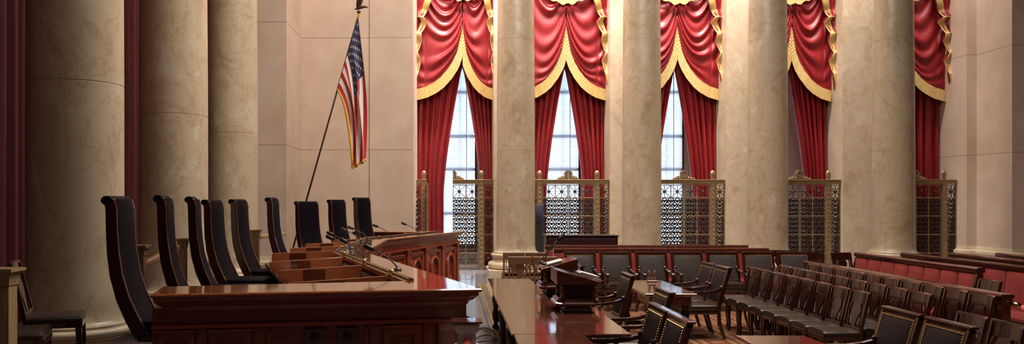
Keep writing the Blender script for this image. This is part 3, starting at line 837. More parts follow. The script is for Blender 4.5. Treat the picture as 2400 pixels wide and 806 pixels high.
# ------------------------------------------------------------------ flag
def flag():
    d = 17.1; k = d/F
    def W(px, py, y=d): return Vector(((px-1055)*y/F, y, 1.96-(py-470)*y/F))
    base = W(675, 626); top = W(840, 36)
    base.z = DZ+.02
    t = thing('flag_pole', 'tall dark leaning pole with an eagle on top, behind the seventh tall chair', 'flagpole', tuple(base))
    ax = (top-base)
    MB().tube([(0,0,0), tuple(ax*.5), tuple(ax)], .02, 12).build('pole', 'pole', t, smooth=True)
    MB().lathe([(.16,-.017), (.165,.01), (.12,.03), (.06,.05), (.045,.12), (.03,.2), (.024,.22)], n=24).build('floor_stand', 'eagle', t, smooth=40)
    e = MB(); c = ax+ax.normalized()*.03
    e.sphere(tuple(c+Vector((0,0,.04))), .04, 10)
    e.build('ball', 'eagle', t, smooth=True)
    g = MB(); o = c+Vector((.0,0,.11))
    g.tube([tuple(o+Vector(v)) for v in ((-.09,0,-.015), (-.05,0,.0), (.0,0,.02), (.06,0,.035), (.12,0,.045), (.18,0,.035), (.2,0,.03))], [.006,.022,.036,.034,.026,.018,.004], 10)
    g.sphere(tuple(o+Vector((.14,0,.055))), .02, 6)
    for sy in (-1, 1):
        pts = [(.0,.02,.03), (.07,.03,.03), (.12,.06,.14), (.14,.09,.24), (.09,.10,.30), (.05,.11,.30), (.03,.08,.20), (.0,.05,.12)]
        n = len(pts)
        g.add([tuple(o+Vector((x-.05, sy*y-.008, z))) for x, y, z in pts]+[tuple(o+Vector((x-.05, sy*y+.008, z))) for x, y, z in pts], [tuple(range(n)), tuple(range(2*n-1, n-1, -1))]+[(i, (i+1) % n, n+(i+1) % n, n+i) for i in range(n)])
    g.build('eagle', 'eagle', t, smooth=40)
    # the flag, its own thing hanging from the pole
    def P(s, q):
        ps = W(840-48*s, 40+168*s)
        xe, ye = 860-30*s, 372+20*s
        px = 840-48*s; py = 40+168*s
        # hang: first diagonal, then straight down, gathered into pleats
        g_ = 1-(1-q)**(1.9+.8*s)
        x = px+(xe-px)*g_
        y = py+(ye-py)*(q**(1.0+.12*s))
        gather = min(1, q*1.7)
        fold = math.sin((s*2.6+.55*q)*2*PI)
        x += 5.5*gather*fold*(1-.35*s)-3*gather*math.sin(s*PI)
        dep = -.05-.085*gather*(1+math.cos((s*2.6+.55*q)*2*PI))-.05*(1+math.sin(q*5+s*3))*gather
        w = W(x, y); w.y += dep; return w
    fm = MB(); fm.uv = []
    nu, nv = 78, 90
    o = W(840, 36)
    fm.grid(lambda u, v: tuple(P(u, v)-o), nu, nv)
    fm.uv = [(i/nu, j/nv) for j in range(nv+1) for i in range(nu+1)]
    ft = thing('flag', 'red, white and blue striped flag with stars hanging in folds from the leaning pole', 'flag', tuple(o))
    fm.build('flag_cloth', 'flag', ft, smooth=True)
    st = MB()
    for r in range(9):
        n = 6 if r % 2 == 0 else 5
        for cidx in range(n):
            s = (7/13)*(r+1)/10; q = .4*((2*cidx+1 if r % 2 == 0 else 2*cidx+2))/12
            c0 = P(s, q)-o; du = (P(s+.01, q)-P(s-.01, q)); dv = (P(s, q+.01)-P(s, q-.01))
            nrm = du.cross(dv).normalized()
            if nrm.y > 0: nrm = -nrm
            du = du*(.024/.02); dv = dv*(.015/.02)
            pts = []
            for i in range(10):
                a = 2*PI*i/10; rr = 1 if i % 2 == 0 else .42
                pts.append(tuple(c0+nrm*.006+du*(-math.cos(a)*rr)+dv*(math.sin(a)*rr)))
            st.add(pts, [tuple(range(10))])
    st.build('flag_stars', 'star', ft)
    fr = MB()
    fr.grid(lambda u, v: tuple(P(1.0, u)-o+Vector((-.012*v-.035*v*min(1,u*3), -.012, -.05*v))), 90, 2)
    fr.grid(lambda u, v: tuple(P(u, 1.0)-o+Vector((0, -.012, -.055*v))), 60, 2)
    fr.build('flag_fringe', 'goldcloth', ft, smooth=True, solid=.006)
    cd = MB(); cd.tube([(-.005,-.02,.02), (-.012,-.03,-.06), (-.03,-.03,-.14)], .012, 8); cd.sphere((0,0,.02), .03, 8)
    co3 = cd.build('gold_cord', 'goldcloth', t, smooth=True); co3.location = o-base
flag()

# ------------------------------------------------------------------ tables
def make_table(name, label, x0, x1, y0, y1, h=.76, cat='table', legs=None, group=None, poly=None, ap=.16, apoly=None):
    t = thing(name, label, cat, ((x0+x1)/2, (y0+y1)/2, CZ), 0, group)
    cx, cy = (x0+x1)/2, (y0+y1)/2
    pl = [(x-cx, y-cy) for x, y in (poly or [(x0,y0), (x1,y0), (x1,y1), (x0,y1)])]
    hh = h-CZ
    pr = [(.006, hh), (0, hh-.006), (0, hh-.018), (.012, hh-.028), (.016, hh-.04)]
    MB().loft([at_z(inset(pl, d), z) for d, z in pr]).build('tabletop', 'table', t)
    ip = [(x-cx, y-cy) for x, y in apoly] if apoly else inset(pl, .07)
    MB().loft([at_z(ip, hh-ap), at_z(ip, hh-.041)]).build('apron', 'mahogany', t, bevel=.004)
    w, l = x1-x0, y1-y0
    for lx, ly in ([(a-cx, b2-cy) for a, b2 in legs] if legs else [(sx*(w/2-.12), sy*(l/2-.13)) for sx in (-1, 1) for sy in (-1, 1)]):
            g = MB(); g.lathe([(.045,0), (.055,.03), (.035,.06), (.03,.1), (.05,.14), (.055,.22), (.035,.3), (.05,.4), (.058,.46), (.04,.52), (.05,.55), (.05,hh-ap-.005)], lx, ly, 16)
            g.build('leg', 'dark', t, smooth=40)
    if legs: return t
    s = MB().box(-.03, .03, -(l/2-.13), l/2-.13, .1, .16)
    for sy in (-1, 1): s.box(-(w/2-.12), w/2-.12, sy*(l/2-.13)-.03, sy*(l/2-.13)+.03, .1, .16)
    s.build('stretcher', 'dark', t, bevel=.006)
    return t
make_table('counsel_table', 'long polished counsel table nearest the camera, running out at the bottom', .575, 1.21, 4.6, 7.205)
make_table('counsel_table', 'polished counsel table with a notch around the near lectern', .555, 1.63, 7.215, 10.49,
           poly=[(.555,7.215), (1.63,7.215), (1.63,9.2), (1.54,9.25), (1.54,8.52), (1.22,8.52), (1.22,10.49), (.555,10.49)], legs=[(.68,7.4),(1.09,7.56),(.68,8.9),(.68,10.32),(1.09,10.32)], ap=.085, apoly=[(.625,7.285), (1.14,7.285), (1.14,10.42), (.625,10.42)])
make_table('counsel_table', 'polished table section farthest along the row, before the wooden side chairs', .575, 1.23, 10.50, 12.35, .756)
make_table('counsel_table', 'small counsel table with cut corner, before two black armchairs', 2.515, 3.18, 10.33, 12.1,
           poly=[(2.515,10.33), (3.18,10.33), (3.19,12.1), (2.78,12.1), (2.515,11.1)])
make_table('counsel_table', 'corner of a polished counsel table at the bottom edge, under the side chairs', 2.54, 3.15, 5.0, 7.14)

ik = thing('pen_stand', 'small brown wooden stand on the far edge of the small counsel table', 'stand', (2.98, 11.85, .762))
MB().loft([at_z([(-a,-b2), (a,-b2), (a,b2), (-a,b2)], z) for a, b2, z in ((.07,.05,0), (.07,.05,.015), (.055,.035,.03), (.055,.035,.05), (.06,.04,.055))]).build('stand_base', 'oldwood', ik)
for dx in (-.03, .03):
    MB().tube([(dx, 0, .05), (dx*1.3, .0, .14), (dx*1.5, .0, .17)], [.012,.016,.004], 8).build('pen_holder', 'oldwood', ik, smooth=True)

# ------------------------------------------------------------------ lecterns
def make_lectern(loc, label, rz=0):
    t = thing('lectern', label, 'lectern', loc, rz)
    oc = lambda a, b2, c: [(-a+c,-b2), (a-c,-b2), (a,-b2+c), (a,b2-c), (a-c,b2), (-a+c,b2), (-a,b2-c), (-a,-b2+c)]
    MB().box(-.15, .15, -.17, .17, .002, .80).build('pedestal', 'dark', t, bevel=.01)
    MB().loft([at_z(oc(a, b2, .08), z) for a, b2, z in ((.22,.26,.80), (.25,.29,.82), (.25,.29,.84), (.23,.27,.855), (.23,.27,.875), (.2,.24,.89))]).build('base_slab', 'mahogany', t)
    MB().box(-.16, .16, -.2, .2, .89, 1.05).build('body', 'dark', t, bevel=.006)
    for sx in (-1, 1):
        for sy in (-1, 1):
            MB().lathe([(.03,.89), (.034,.91), (.018,.93), (.03,.965), (.018,1.0), (.034,1.02), (.03,1.045)], sx*.165, sy*.2, 12).build('corner_baluster', 'mahogany', t, smooth=40)
    tp = MB(); sec = [(-.24,1.05), (.25,1.05), (.25,1.065), (-.24,1.2)]
    tp.add([(x, -.27, z) for x, z in sec]+[(x, .27, z) for x, z in sec], [(0,1,2,3), (7,6,5,4)]+[(i, (i+1) % 4, 4+(i+1) % 4, 4+i) for i in range(4)])
    tp.build('reading_desk', 'mahogany', t, bevel=.006)
    MB().box(.235, .26, -.27, .27, 1.05, 1.09).build('book_ledge', 'mahogany', t, bevel=.006)
    return t
make_lectern((1.385, 8.86, CZ), 'near lectern with moulded base and sloped top, in the table notch')
make_lectern((1.40, 10.55, CZ), 'far lectern with microphones, beside the end of the long table', PI)
def sheet(loc, rz, label, tilt, n=3):
    b2 = MB()
    for k in range(n): b2.box(-.1+.004*k, .1+.004*k, -.14, .14, .004*k, .004*k+.0035)
    o = b2.build('paper_stack', 'paper'); o.location = loc; o.rotation_euler = (0, tilt, rz)
    return tag(o, label, 'paper')
tl = math.atan2(.135, .49)
sheet((1.50, 8.82, 1.145), 0, 'white papers on the low ledge side of the near lectern', tl, 5)
sheet((1.36, 10.55, 1.145), 0, 'white papers lying on the sloped top of the far lectern', -tl, 4)
lm = copy_tree(mic); place(lm, [], (1.22, 10.42, 1.125), math.radians(-150), 'thin black microphone rising from the far lectern, nearer of its pair', 'lectern microphones', (1.1, 1.1, 2.0)); 
lm2 = copy_tree(mic); place(lm2, [], (1.22, 10.66, 1.125), math.radians(-170), 'thin black microphone rising from the far lectern, farther of its pair', 'lectern microphones', (1.1, 1.1, 2.0))

# ------------------------------------------------------------------ armchairs (face +x in local space)
def make_armchair(hide='leather_chair'):
    t = thing('armchair', 'x', 'chair', (0,0,0), 0)
    W = .58
    # back: posts and rails as one frame, leather panel, nails
    tilt = lambda z: -.26-.16*((z-.42)/.58)**1.1 if z > .42 else -.26
    fr = MB()
    for sg in (-1, 1):
        fr.bar([(tilt(z), sg*(W/2-.022), z) for z in (.40,.5,.62,.75,.88,.985)], .044, .05)
    fr.bar([(tilt(.972), -W/2, .972), (tilt(.972), W/2, .972)], .05, .05, (1,0,0)); fr.bar([(tilt(.99)-.004, -W/2-.01, .992), (tilt(.99)-.004, W/2+.01, .992)], .065, .022, (1,0,0))
    fr.bar([(tilt(.47), -W/2+.04, .47), (tilt(.47), W/2-.04, .47)], .04, .05, (1,0,0))
    fr.build('back_frame', 'chairwood', t, bevel=.007)
    def pad(u, v):
        z = .49+.46*v; y = (u-.5)*(W-.10)
        return (tilt(z)+.024+.022*math.sin(PI*u)**.5*math.sin(PI*v)**.5, y, z)
    p = MB(); p.grid(pad, 16, 16)
    p.grid(lambda u, v: (tilt(.49+.46*v)-.02, (u-.5)*(W-.10), .49+.46*v), 16, 16)
    p.build('backrest', hide, t, smooth=True)
    n = MB()
    for k in range(22):
        z = .49+.45*k/21
        for sg in (-1, 1): n.sphere((tilt(z)+.028, sg*(W/2-.056), z), .0075, 4)
    for k in range(1, 21):
        y = (k/21-.5)*(W-.112)
        n.sphere((tilt(.94)+.028, y, .94), .0075, 4); n.sphere((tilt(.50)+.028, y, .50), .0075, 4)
    n.build('nail_heads', 'nail', t)
    gm = MB()
    for sg in (-1, 1): gm.bar([(tilt(z)+.024, sg*(W/2-.046), z) for z in (.48,.7,.948)], .007, .012)
    gm.bar([(tilt(.95)+.024, -W/2+.043, .95), (tilt(.95)+.024, W/2-.043, .95)], .012, .007, (1,0,0)); gm.bar([(tilt(.48)+.024, -W/2+.043, .48), (tilt(.48)+.024, W/2-.043, .48)], .012, .007, (1,0,0))
    gm.build('gold_trim', 'brass', t)
    s = MB(); sh = lambda k: [(-.25,-.26*k), (.22,-.285*k), (.26,-.25*k), (.27,0), (.26,.25*k), (.22,.285*k), (-.25,.26*k)]
    s.loft([at_z(sh(k), z) for z, k in ((.345,1), (.42,1.0), (.455,.97), (.475,.88), (.482,.6))]); s.build('seat', 'leather_brown', t, smooth=35)
    g2 = MB()
    for z in (.352, .415): g2.bar([(x, y, z) for x, y in sh(1.012)], .008, .008, (0,0,1))
    g2.build('seat_trim', 'nail', t)
    for sg in (-1, 1):
        a = MB(); y = sg*(W/2-.036)
        a.bar([(-.31, y-sg*.02, .70), (-.2, y, .665), (-.05, y+sg*.012, .645), (.1, y+sg*.012, .645), (.17, y+sg*.01, .635)], .05, .038)
        a.tube([(.17, y-.034, .622), (.17, y-.03, .622), (.17, y+.03, .622), (.17, y+.034, .622)], [.02,.034,.034,.02], 12)
        a.bar([(.155, y, .61), (.135, y-sg*.005, .52), (.17, y-sg*.01, .42), (.19, y-sg*.015, .36)], .04, .045)
        a.sphere((-.30, y-sg*.02, .72), .028, 6)
        a.build('armrest', 'chairwood', t, bevel=.008)
    for sg in (-1, 1):
        MB().bar([(.22, sg*.25, .35), (.225, sg*.25, .2), (.22, sg*.25, .0)], [.055,.045,.035], [.055,.045,.035]).build('leg', 'chairwood', t, bevel=.005)
        MB().bar([(-.26, sg*.255, .42), (-.27, sg*.255, .25), (-.32, sg*.255, .08), (-.35, sg*.255, .0)], [.05,.048,.04,.036], [.05,.048,.04,.036]).build('leg', 'chairwood', t, bevel=.005)
    return t
ac = make_armchair(); used = []
G1 = 'black leather armchairs at the counsel tables'
BK = .42     # distance of the back top behind the chair's origin
def arm(xb, y, lb, dr=0): place(ac, used, (xb-BK, y, CZ+.006), PI+math.radians(dr), lb, G1)
arm(1.85+.02, 6.51, 'nearest black leather armchair, cut by the bottom edge, before the long table')
arm(1.85+.02, 7.14, 'black armchair second nearest, just behind the one cut by the bottom edge')
arm(2.27, 8.47, 'single black armchair third nearest, beside the small counsel table', 0)
arm(2.29, 10.3, 'single black armchair with curved arms, between lectern and small counsel table', 0)
arm(1.90, 11.78, 'nearer of two small black armchairs showing just over the near lectern')
arm(1.90, 12.43, 'farther of two small black armchairs showing just over the near lectern')
arm(3.92, 11.5, 'nearer of two black armchairs at the small counsel table, in full profile')
arm(3.92, 12.12, 'farther of two black armchairs at the small counsel table')
arm(3.89, 6.89, 'black armchair with brass nails at bottom right, before the side chairs')
arm(3.89, 6.24, 'rightmost black armchair with brass nails, cut by the bottom edge')
G2 = 'gold trimmed black armchairs in a row before the red pew'
gc = make_armchair('leather_lit'); used = []
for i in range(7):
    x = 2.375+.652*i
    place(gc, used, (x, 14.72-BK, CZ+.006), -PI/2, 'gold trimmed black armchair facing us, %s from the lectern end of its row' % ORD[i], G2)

# ------------------------------------------------------------------ wooden side chairs (face +x)
def make_side_chair(wood_, seatm):
    t = thing('side_chair', 'x', 'chair', (0,0,0), 0)
    W = .42; tilt = lambda z: -.19-.11*max(0, (z-.43)/.47)
    for sg in (-1, 1): MB().bar([(tilt(z), sg*(W/2-.02), z) for z in (.40,.55,.7,.8,.895)], .036, .034).build('back_post', wood_, t, bevel=.006)
    c = MB(); rings = []
    for u in range(9):
        y = (u/8-.5)*(W+.01); bow = -.02*(1-(2*u/8-1)**2)
        rings.append([(tilt(.80)+bow-.012, y, .775), (tilt(.80)+bow+.014, y, .775), (tilt(.9)+bow+.012, y, .905), (tilt(.9)+bow-.004, y, .918), (tilt(.9)+bow-.02, y, .905)])
    c.loft(rings).build('crest_rail', wood_, t, smooth=30)
    s = MB()
    out = [(.045,.50), (.04,.55), (.052,.60), (.085,.66), (.10,.71), (.085,.745), (.075,.775)]
    n = len(out); poly = [(-w, z) for w, z in out]+[(w, z) for w, z in out[::-1]]; m_ = len(poly)
    s.add([(tilt(z)+.006, y, z) for y, z in poly]+[(tilt(z)-.01, y, z) for y, z in poly], [tuple(range(m_)), tuple(range(2*m_-1, m_-1, -1))]+[(i, (i+1) % m_, m_+(i+1) % m_, m_+i) for i in range(m_)])
    for sg in (-1, 1): s.bar([(tilt(z), sg*y, z) for y, z in ((.11,.50), (.125,.58), (.145,.66), (.15,.72), (.14,.775))], .016, .016)
    s.build('splat', wood_, t)
    MB().bar([(tilt(.5), -W/2+.03, .5), (tilt(.5), W/2-.03, .5)], .026, .035, (1,0,0)).build('lower_rail', wood_, t, bevel=.004)
    q = lambda k: [(-.20,-.185*k), (.19,-.215*k), (.215,-.2*k), (.215,.2*k), (.19,.215*k), (-.20,.185*k)]
    MB().loft([at_z(q(1), .385), at_z(q(1), .43)]).build('seat_frame', wood_, t, bevel=.004)
    MB().loft([at_z([(x*(.96 if k < 1 else .985), y) for x, y in q(k*.985)], z) for z, k in ((.431,1), (.450,1.01), (.468,.97), (.48,.86), (.487,.66), (.489,.4))]).build('seat', seatm, t, smooth=40)
    for sg in (-1, 1):
        MB().bar([(.185, sg*.185, .39), (.192, sg*.187, .22), (.18, sg*.185, .1), (.195, sg*.187, 0)], [.042,.038,.032,.034], [.046,.04,.032,.036]).build('leg', wood_, t, bevel=.004)
        MB().bar([(-.19, sg*.185, .42), (-.2, sg*.185, .25), (-.24, sg*.185, .08), (-.265, sg*.185, 0)], [.038,.036,.03,.028], [.04,.036,.03,.028]).build('leg', wood_, t, bevel=.004)
    return t
sc_ = make_side_chair('chairwood', 'leather_brown'); used = []
P1 = .452
rows = [('front', 4.365, [12.28-P1*i for i in range(8)], 'dark wooden side chair with slatted back, %s from the far end of the front row'),
        ('middle', 4.97, [12.6-P1*i for i in range(9)], 'dark wooden side chair in the middle row, %s from its far end'),
        ('back', 5.56, [12.9-P1*i for i in range(10)], 'dark wooden side chair in the back row along the rail, %s from its far end')]
for nm, x, ys, lb in rows:
    for i, y in enumerate(ys):
        place(sc_, used, (x, y, CZ+.006), PI, lb % ORD[i], 'dark wooden side chairs in the %s row' % nm)
NRL = ['dark wooden side chair behind the first brass nailed armchair at bottom right', 'dark wooden side chair at the bottom right corner, behind the rightmost armchair', 'dark wooden side chair cut by the right picture edge, lowest at bottom right']
for i, y in enumerate((7.25, 6.78, 6.31)):
    place(sc_, used, (4.42, y, CZ+.006), PI, NRL[i], 'dark wooden side chairs of the near front group')
# two on the dais at the lower left
c1 = place(sc_, used, (-3.22, 6.55, DZ+.008), math.radians(20), 'dark wooden chair with black seat by the near column base, lower left', None, (1.0, 1.0, 1.0)); c1['group'] = 'wooden chairs behind the pale oak post'
c2 = place(sc_, used, (-3.12, 5.75, DZ+.008), math.radians(18), 'dark wooden chair at the lower left corner, half hidden by the oak post', 'wooden chairs behind the pale oak post')
# pews side: loose chairs before the gate
for i, (x, y, r, lb) in enumerate(((7.15, 15.6, -95, 'dark wooden chair standing behind the rail end, before the dark gate'), (7.75, 15.5, -80, 'dark wooden chair between rail and first red pew, beyond the armchair row'), (6.75, 16.3, -100, 'dark wooden chair farther back, in front of the third far column'))):
    place(sc_, used, (x, y, CZ+.006), math.radians(r), lb, 'wooden chairs beyond the rail')
place(sc_, used, (7.35, 10.3, CZ), PI, 'dark wooden chair behind the near end of the first red pew', 'wooden chairs beyond the rail').location = (6.70, 10.4, CZ+.006)
oc_ = make_side_chair('oldwood', 'leather_brown'); u2 = []
for i, (x, y, lb) in enumerate(((1.28, 15.0, 'worn brown side chair before the first far column, front left of four'), (1.74, 15.0, 'worn brown side chair before the first far column, front right of four'),
                               (1.26, 16.2, 'worn brown side chair before the column base, back left of four'), (1.70, 16.2, 'worn brown side chair before the column base, back right of four'))):
    place(oc_, u2, (x, y, CZ+.006), PI/2, lb, 'worn brown side chairs by the first far column')

# ------------------------------------------------------------------ rail of the bar
rt = thing('wooden_rail', 'long dark wooden rail with moulded top behind the rows of side chairs', 'rail', (6.0, 11.0, 0))
y0, y1 = 8.63-11, 13.5-11
r = MB(); r.loft([[(x, y, z) for x, z in ((-.06,.95), (.06,.95), (.075,.935), (.075,.92), (.055,.905), (.05,.84), (.035,.825), (-.035,.825), (-.05,.84), (-.055,.905), (-.075,.92), (-.075,.935))] for y in (y0, y1)])
r.build('top_rail', 'mahogany', rt)
MB().box(-.045, .045, y0+.05, y1, CZ, .14).build('bottom_rail', 'mahogany', rt, bevel=.006)
for i in range(6):
    y = y0+.06+i*(y1-y0-.12)/5
    MB().box(-.045, .045, y-.045, y+.045, CZ, .83).build('post', 'mahogany', rt, bevel=.006)
for i in range(30):
    y = y0+.2+i*(y1-y0-.4)/29
    if min(abs(y-(y0+.06+j*(y1-y0-.12)/5)) for j in range(6)) < .06: continue
    MB().lathe([(.022,.14), (.026,.2), (.014,.25), (.03,.4), (.018,.6), (.026,.72), (.018,.82)], 0, y, 10).build('baluster', 'mahogany', rt, smooth=40)
vr = thing('hanging_rope', 'red velvet rope with brass end hooked to the end of the wooden rail', 'rope', (6.0, 8.62, .80))
MB().tube([(.02,-.012,.06), (.04,-.05,.05), (.07,-.09,.03)], [.012,.03,.032], 12).build('brass_end', 'brass', vr, smooth=True)
MB().tube([(.068,-.085,.032), (.14,-.2,-.04), (.24,-.38,-.12), (.36,-.62,-.18), (.5,-.9,-.2), (.62,-1.15,-.17)], .03, 12).build('rope', 'rope', vr, smooth=True)

# ------------------------------------------------------------------ pews (face -x), along y
def make_pew(x, ya, yb, label, n=None, h=1.05, loc_=None, rz=0, name='pew', group='red upholstered pews', wd='chairwood'):
    L = yb-ya; t = thing(name, label, 'pew', loc_ or (x, ya, CZ), rz, group)
    # local: back along y 0..L, seat towards -x
    n = n or max(2, round(L/.52))
    bk = MB(); bk.loft([[(xx, y, z) for xx, z in ((.0,.10), (.05,.10), (.12,h-.05), (.07,h-.05))] for y in (0, L)]); bk.build('back_board', wd, t)
    tr = MB(); tr.loft([[(xx, y, z) for xx, z in ((.045,h-.075), (.14,h-.075), (.155,h-.05), (.155,h-.02), (.13,h), (.06,h), (.035,h-.02), (.035,h-.05))] for y in (-.03, L+.03)]); tr.build('top_rail', wd, t)
    for i in range(n):
        a, b2 = i*L/n+.006, (i+1)*L/n-.006
        q = MB(); q.grid(lambda u, v: (.0+.065*(.44+.5*v-.44)/.5*1.0*(h-.12)/.93-.035*math.sin(PI*u)**.3*math.sin(PI*min(1,v*.96+.04))**.3, a+(b2-a)*u, .44+(h-.08-.44)*v), 12, 10)
        q.grid(lambda u, v: (.03+.06*v, a+(b2-a)*u, .44+(h-.08-.44)*v), 2, 2)
        q.build('back_cushion', 'upholstery', t, smooth=True)
    s = MB(); s.loft([[(xx, y, z) for xx, z in ((-.46,.38), (-.46,.42), (-.43,.455), (-.2,.45), (-.0,.44), (-.0,.38))] for y in (.02, L-.02)]); s.build('seat_cushion', 'upholstery', t, smooth=35)
    MB().box(-.44, -.0, .02, L-.02, .3, .379).box(-.42, -.39, .03, L-.03, .0, .3).build('seat_frame', wd, t, bevel=.005)
    for y in (-.03, L-.03):
        e = MB(); pts = [(-.44,0), (.08,0), (.13,h-.08), (.06,h-.08), (-.02,.72), (-.12,.66), (-.36,.66), (-.45,.62), (-.46,.5), (-.42,.42)]
        m_ = len(pts); e.add([(a, y, z) for a, z in pts]+[(a, y+.06, z) for a, z in pts], [tuple(range(m_)), tuple(range(2*m_-1, m_-1, -1))]+[(i, (i+1) % m_, m_+(i+1) % m_, m_+i) for i in range(m_)])
        e.tube([(-.41, y-.02, .64), (-.41, y-.015, .64), (-.41, y+.075, .64), (-.41, y+.08, .64)], [.02,.045,.045,.02], 12)
        e.build('pew_end', wd, t, bevel=.006)
    return t
make_pew(7.0, 10.75, 13.95, 'nearest red cushioned pew, directly behind the long wooden rail', 8)
make_pew(7.78, 8.2, 13.9, 'second red cushioned pew from the rail, running past the picture edge')
make_pew(8.56, 8.6, 13.8, 'third pew from the rail, mostly its dark top edge showing')
make_pew(9.36, 9.6, 13.8, 'fourth pew from the rail, dark top just below the corner pier')
make_pew(0, 0, 4.15, 'red pew directly behind the row of gold trimmed black armchairs', 7, 1.02, (1.98+4.2, 15.6, CZ), PI/2, group='red pews behind the armchair row', wd='mahogany').location = (6.2, 15.62, CZ)
make_pew(0, 0, 4.14, 'rear red pew behind the armchair row, below the dark cabinet', 7, 1.03, (6.12, 16.5, CZ), PI/2, group='red pews behind the armchair row', wd='mahogany')

# dark cabinet and cloth stand beyond
cb_ = thing('cabinet', 'plain dark maroon cabinet before the second bronze gate', 'cabinet', (2.88, 17.75, CZ))
MB().box(-.78, .78, -.25, .25, .06, 1.16).build('body', 'dark', cb_, bevel=.006)
MB().box(-.80, .80, -.27, .27, 1.16, 1.19).build('top', 'dark', cb_, bevel=.006)
MB().box(-.74, .74, -.262, -.25, .12, 1.12).build('front_panel', 'maroon', cb_, bevel=.004)
MB().box(-.74, .74, -.22, .22, 0, .06).build('plinth', 'dark', cb_)
st_ = thing('cloth_stand', 'narrow stand draped in navy and black cloth, between first far column and gate', 'stand', (2.41, 22.0, 0))
MB().grid(lambda u, v: ((.14+.02*math.sin(u*2*PI*7)*(1-v))*math.cos(2*PI*u), (.14+.02*math.sin(u*2*PI*7)*(1-v))*math.sin(2*PI*u), .01+1.4*v), 84, 10).build('black_cloth', 'black', st_, smooth=True)
MB().lathe([(.15,1.38), (.155,1.5), (.15,1.8), (.12,1.84), (.01,1.85)], 0, 0, 24).build('navy_cover', 'navy', st_, smooth=40)

# ------------------------------------------------------------------ posts and rails behind the bench
def newel(name, x, y, z0, h, label, mat, rail=None, s=.1, group=None):
    t = thing(name, label, 'post', (x, y, z0), 0, group)
    MB().box(-s/2, s/2, -s/2, s/2, 0, h-.12).box(-s/2+.02, s/2-.02, -s/2-.006, s/2+.006, .1, h-.2).build('post', mat, t, bevel=.004)
    MB().loft([at_z([(-a,-a), (a,-a), (a,a), (-a,a)], z) for a, z in ((s*.5,h-.12), (s*.56,h-.11), (s*.56,h-.1), (s*.62,h-.04), (s*.85,h-.02), (s*.85,h))]).build('cap', mat, t)
    if rail:
        rl2 = MB(); rl2.bar([rail[0], rail[1]], .075, .06, (rail[0][1]-rail[1][1], rail[1][0]-rail[0][0], 0)); rl2.build('handrail', mat, t, bevel=.012)
    return t
newel('newel_post', -2.97, 5.35, DZ, .96, 'pale oak newel post with short handrail at the lower left corner', 'oak', ((-.05,0,.80), (-1.0,-.12,.80)), .11)
newel('newel_post', -3.28, 8.5, DZ, .94, 'brown newel post just behind the nearest tall chair', 'oldwood', ((.0,.05,.72), (.05,1.0,.86)), .1)
newel('newel_post', -3.2, 9.6, DZ, .96, 'dark newel post between the second and third tall chairs', 'oldwood', None, .085)
newel('newel_post', -2.9, 12.0, DZ, .96, 'pale oak newel post with handrail beside the sixth tall chair', 'oak', ((.03,.04,.84), (.25,.9,.86)), .11).location = (-3.02, 12.45, DZ)
# marble newel with red hand rail at the bench corner
nm_ = thing('marble_newel', 'grey marble newel capital with red velvet handrail at the bench corner', 'post', (.115, 5.55, -.03))
MB().loft([at_z([(-a,-a), (a,-a), (a,a), (-a,a)], z) for a, z in ((.075,.032), (.075,.96), (.085,.97), (.085,.985), (.062,1.0), (.062,1.08), (.08,1.1), (.085,1.13), (.085,1.14))]).build('marble_shaft', 'whitemarble', nm_)
MB().loft([at_z([(-a,-a), (a,-a), (a,a), (-a,a)], z) for a, z in ((.085,1.141), (.105,1.155), (.105,1.165))]).build('wooden_cap', 'mahogany', nm_)
MB().tube([(.0,-.085,1.03), (.0,-.2,.99), (-.005,-.5,.88), (-.01,-1.0,.66)], [.03,.034,.034,.034], 14).build('red_handrail', 'rope', nm_, smooth=True)

# cables on the marble floor
CB = [[(.30,11.2), (.36,11.9), (.5,12.3), (.62,12.1), (.66,11.7)], [(.28,10.9), (.42,11.4), (.55,11.5), (.64,11.2)], [(.30,12.4), (.4,12.9), (.5,12.85), (.42,12.6)],
      [(.26,10.5), (.45,10.8), (.6,10.7), (.66,10.4)], [(.30,11.9), (.45,11.75), (.58,11.3), (.56,10.8), (.5,10.4)], [(.24,12.2), (.21,13.2), (.2,14.2)]]
for i, c in enumerate(CB):
    pts = [Vector((x, y, .012)) for x, y in c]; sm = []
    for k in range(len(pts)-1):
        p0, p1, p2, p3 = pts[max(0,k-1)], pts[k], pts[k+1], pts[min(len(pts)-1,k+2)]
        for q in range(8):
            s = q/8; sm.append(.5*((2*p1)+(-p0+p2)*s+(2*p0-5*p1+4*p2-p3)*s*s+(-p0+3*p1-3*p2+p3)*s**3))
    sm.append(pts[-1])
    sm = [tuple(v+Vector((0,0,.018*i))) for v in sm]
    o = MB().tube(sm, .008, 6).build('cable', 'black', smooth=True)
    tag(o, 'loose black cable lying on the marble floor between bench and carpet', 'cable', 'tangled black cables on the floor')

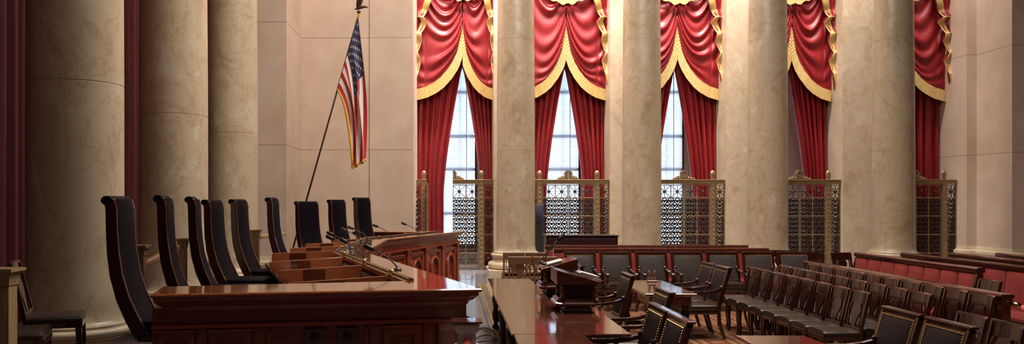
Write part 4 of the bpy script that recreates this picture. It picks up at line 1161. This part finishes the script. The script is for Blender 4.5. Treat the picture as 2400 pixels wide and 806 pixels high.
# ------------------------------------------------------------------ light
def area(name, loc, tgt, sx, sy, power, col):
    l = bpy.data.lights.new(name, 'AREA'); l.shape = 'RECTANGLE'; l.size = sx; l.size_y = sy; l.energy = power; l.color = col
    o = bpy.data.objects.new(name, l); COL.objects.link(o); o.location = loc
    o.rotation_euler = (Vector(tgt)-Vector(loc)).to_track_quat('-Z', 'Y').to_euler(); return o
area('ceiling_lamp_main', (4.0, 11.0, 11.0), (4.0, 11.0, 0), 6, 8, 1100, (1,.89,.77))
area('ceiling_lamp_bench', (.8, 12.0, 11.0), (-2.0, 13.0, 1), 4, 5, 760, (1,.89,.79))
area('ceiling_lamp_flag_wall', (-1.2, 17.9, 11.0), (-2.0, 20.0, 4.0), 2.6, .6, 170, (1,.89,.80))
area('bench_end_fill', (1.8, 2.5, 11.0), (.5, 4.0, 1), 4, 3, 110, (1,.88,.76))  # added fill to brighten the near end of the bench, no lamp known there
for i, c in enumerate(BAY):
    lamp = area('cove_lamp', (c, 21.5, 11.0), (c, 22.9, 5.0), 2.2, .7, (330, 330, 290, 170, 90)[i], (1,.93,.88))
    lamp.data.spread = math.radians(95)
w = bpy.data.worlds.new('sky'); SC.world = w; w.use_nodes = True
bg = w.node_tree.nodes['Background']; bg.inputs[0].default_value = (.72,.84,1,1); bg.inputs[1].default_value = 9.5

# ------------------------------------------------------------------ camera
cam = bpy.data.cameras.new('camera'); co_ = bpy.data.objects.new('camera', cam); COL.objects.link(co_)
co_.location = (0, 0, 1.96); co_.rotation_euler = (PI/2, 0, 0)
cam.sensor_fit = 'HORIZONTAL'; cam.sensor_width = 36; cam.lens = 36*F/2400
cam.shift_x = 145/2400; cam.shift_y = 67/2400; cam.clip_start = .05; cam.clip_end = 200
SC.camera = co_
vs = SC.view_settings; vs.view_transform = 'Standard'; vs.look = 'None'; vs.exposure = .18; vs.gamma = 1; vs.use_curve_mapping = False
SC.cycles.use_denoising = True; SC.cycles.max_bounces = 8; SC.cycles.diffuse_bounces = 4; SC.cycles.glossy_bounces = 4; SC.cycles.transparent_max_bounces = 12
SC.cycles.sample_clamp_indirect = 6
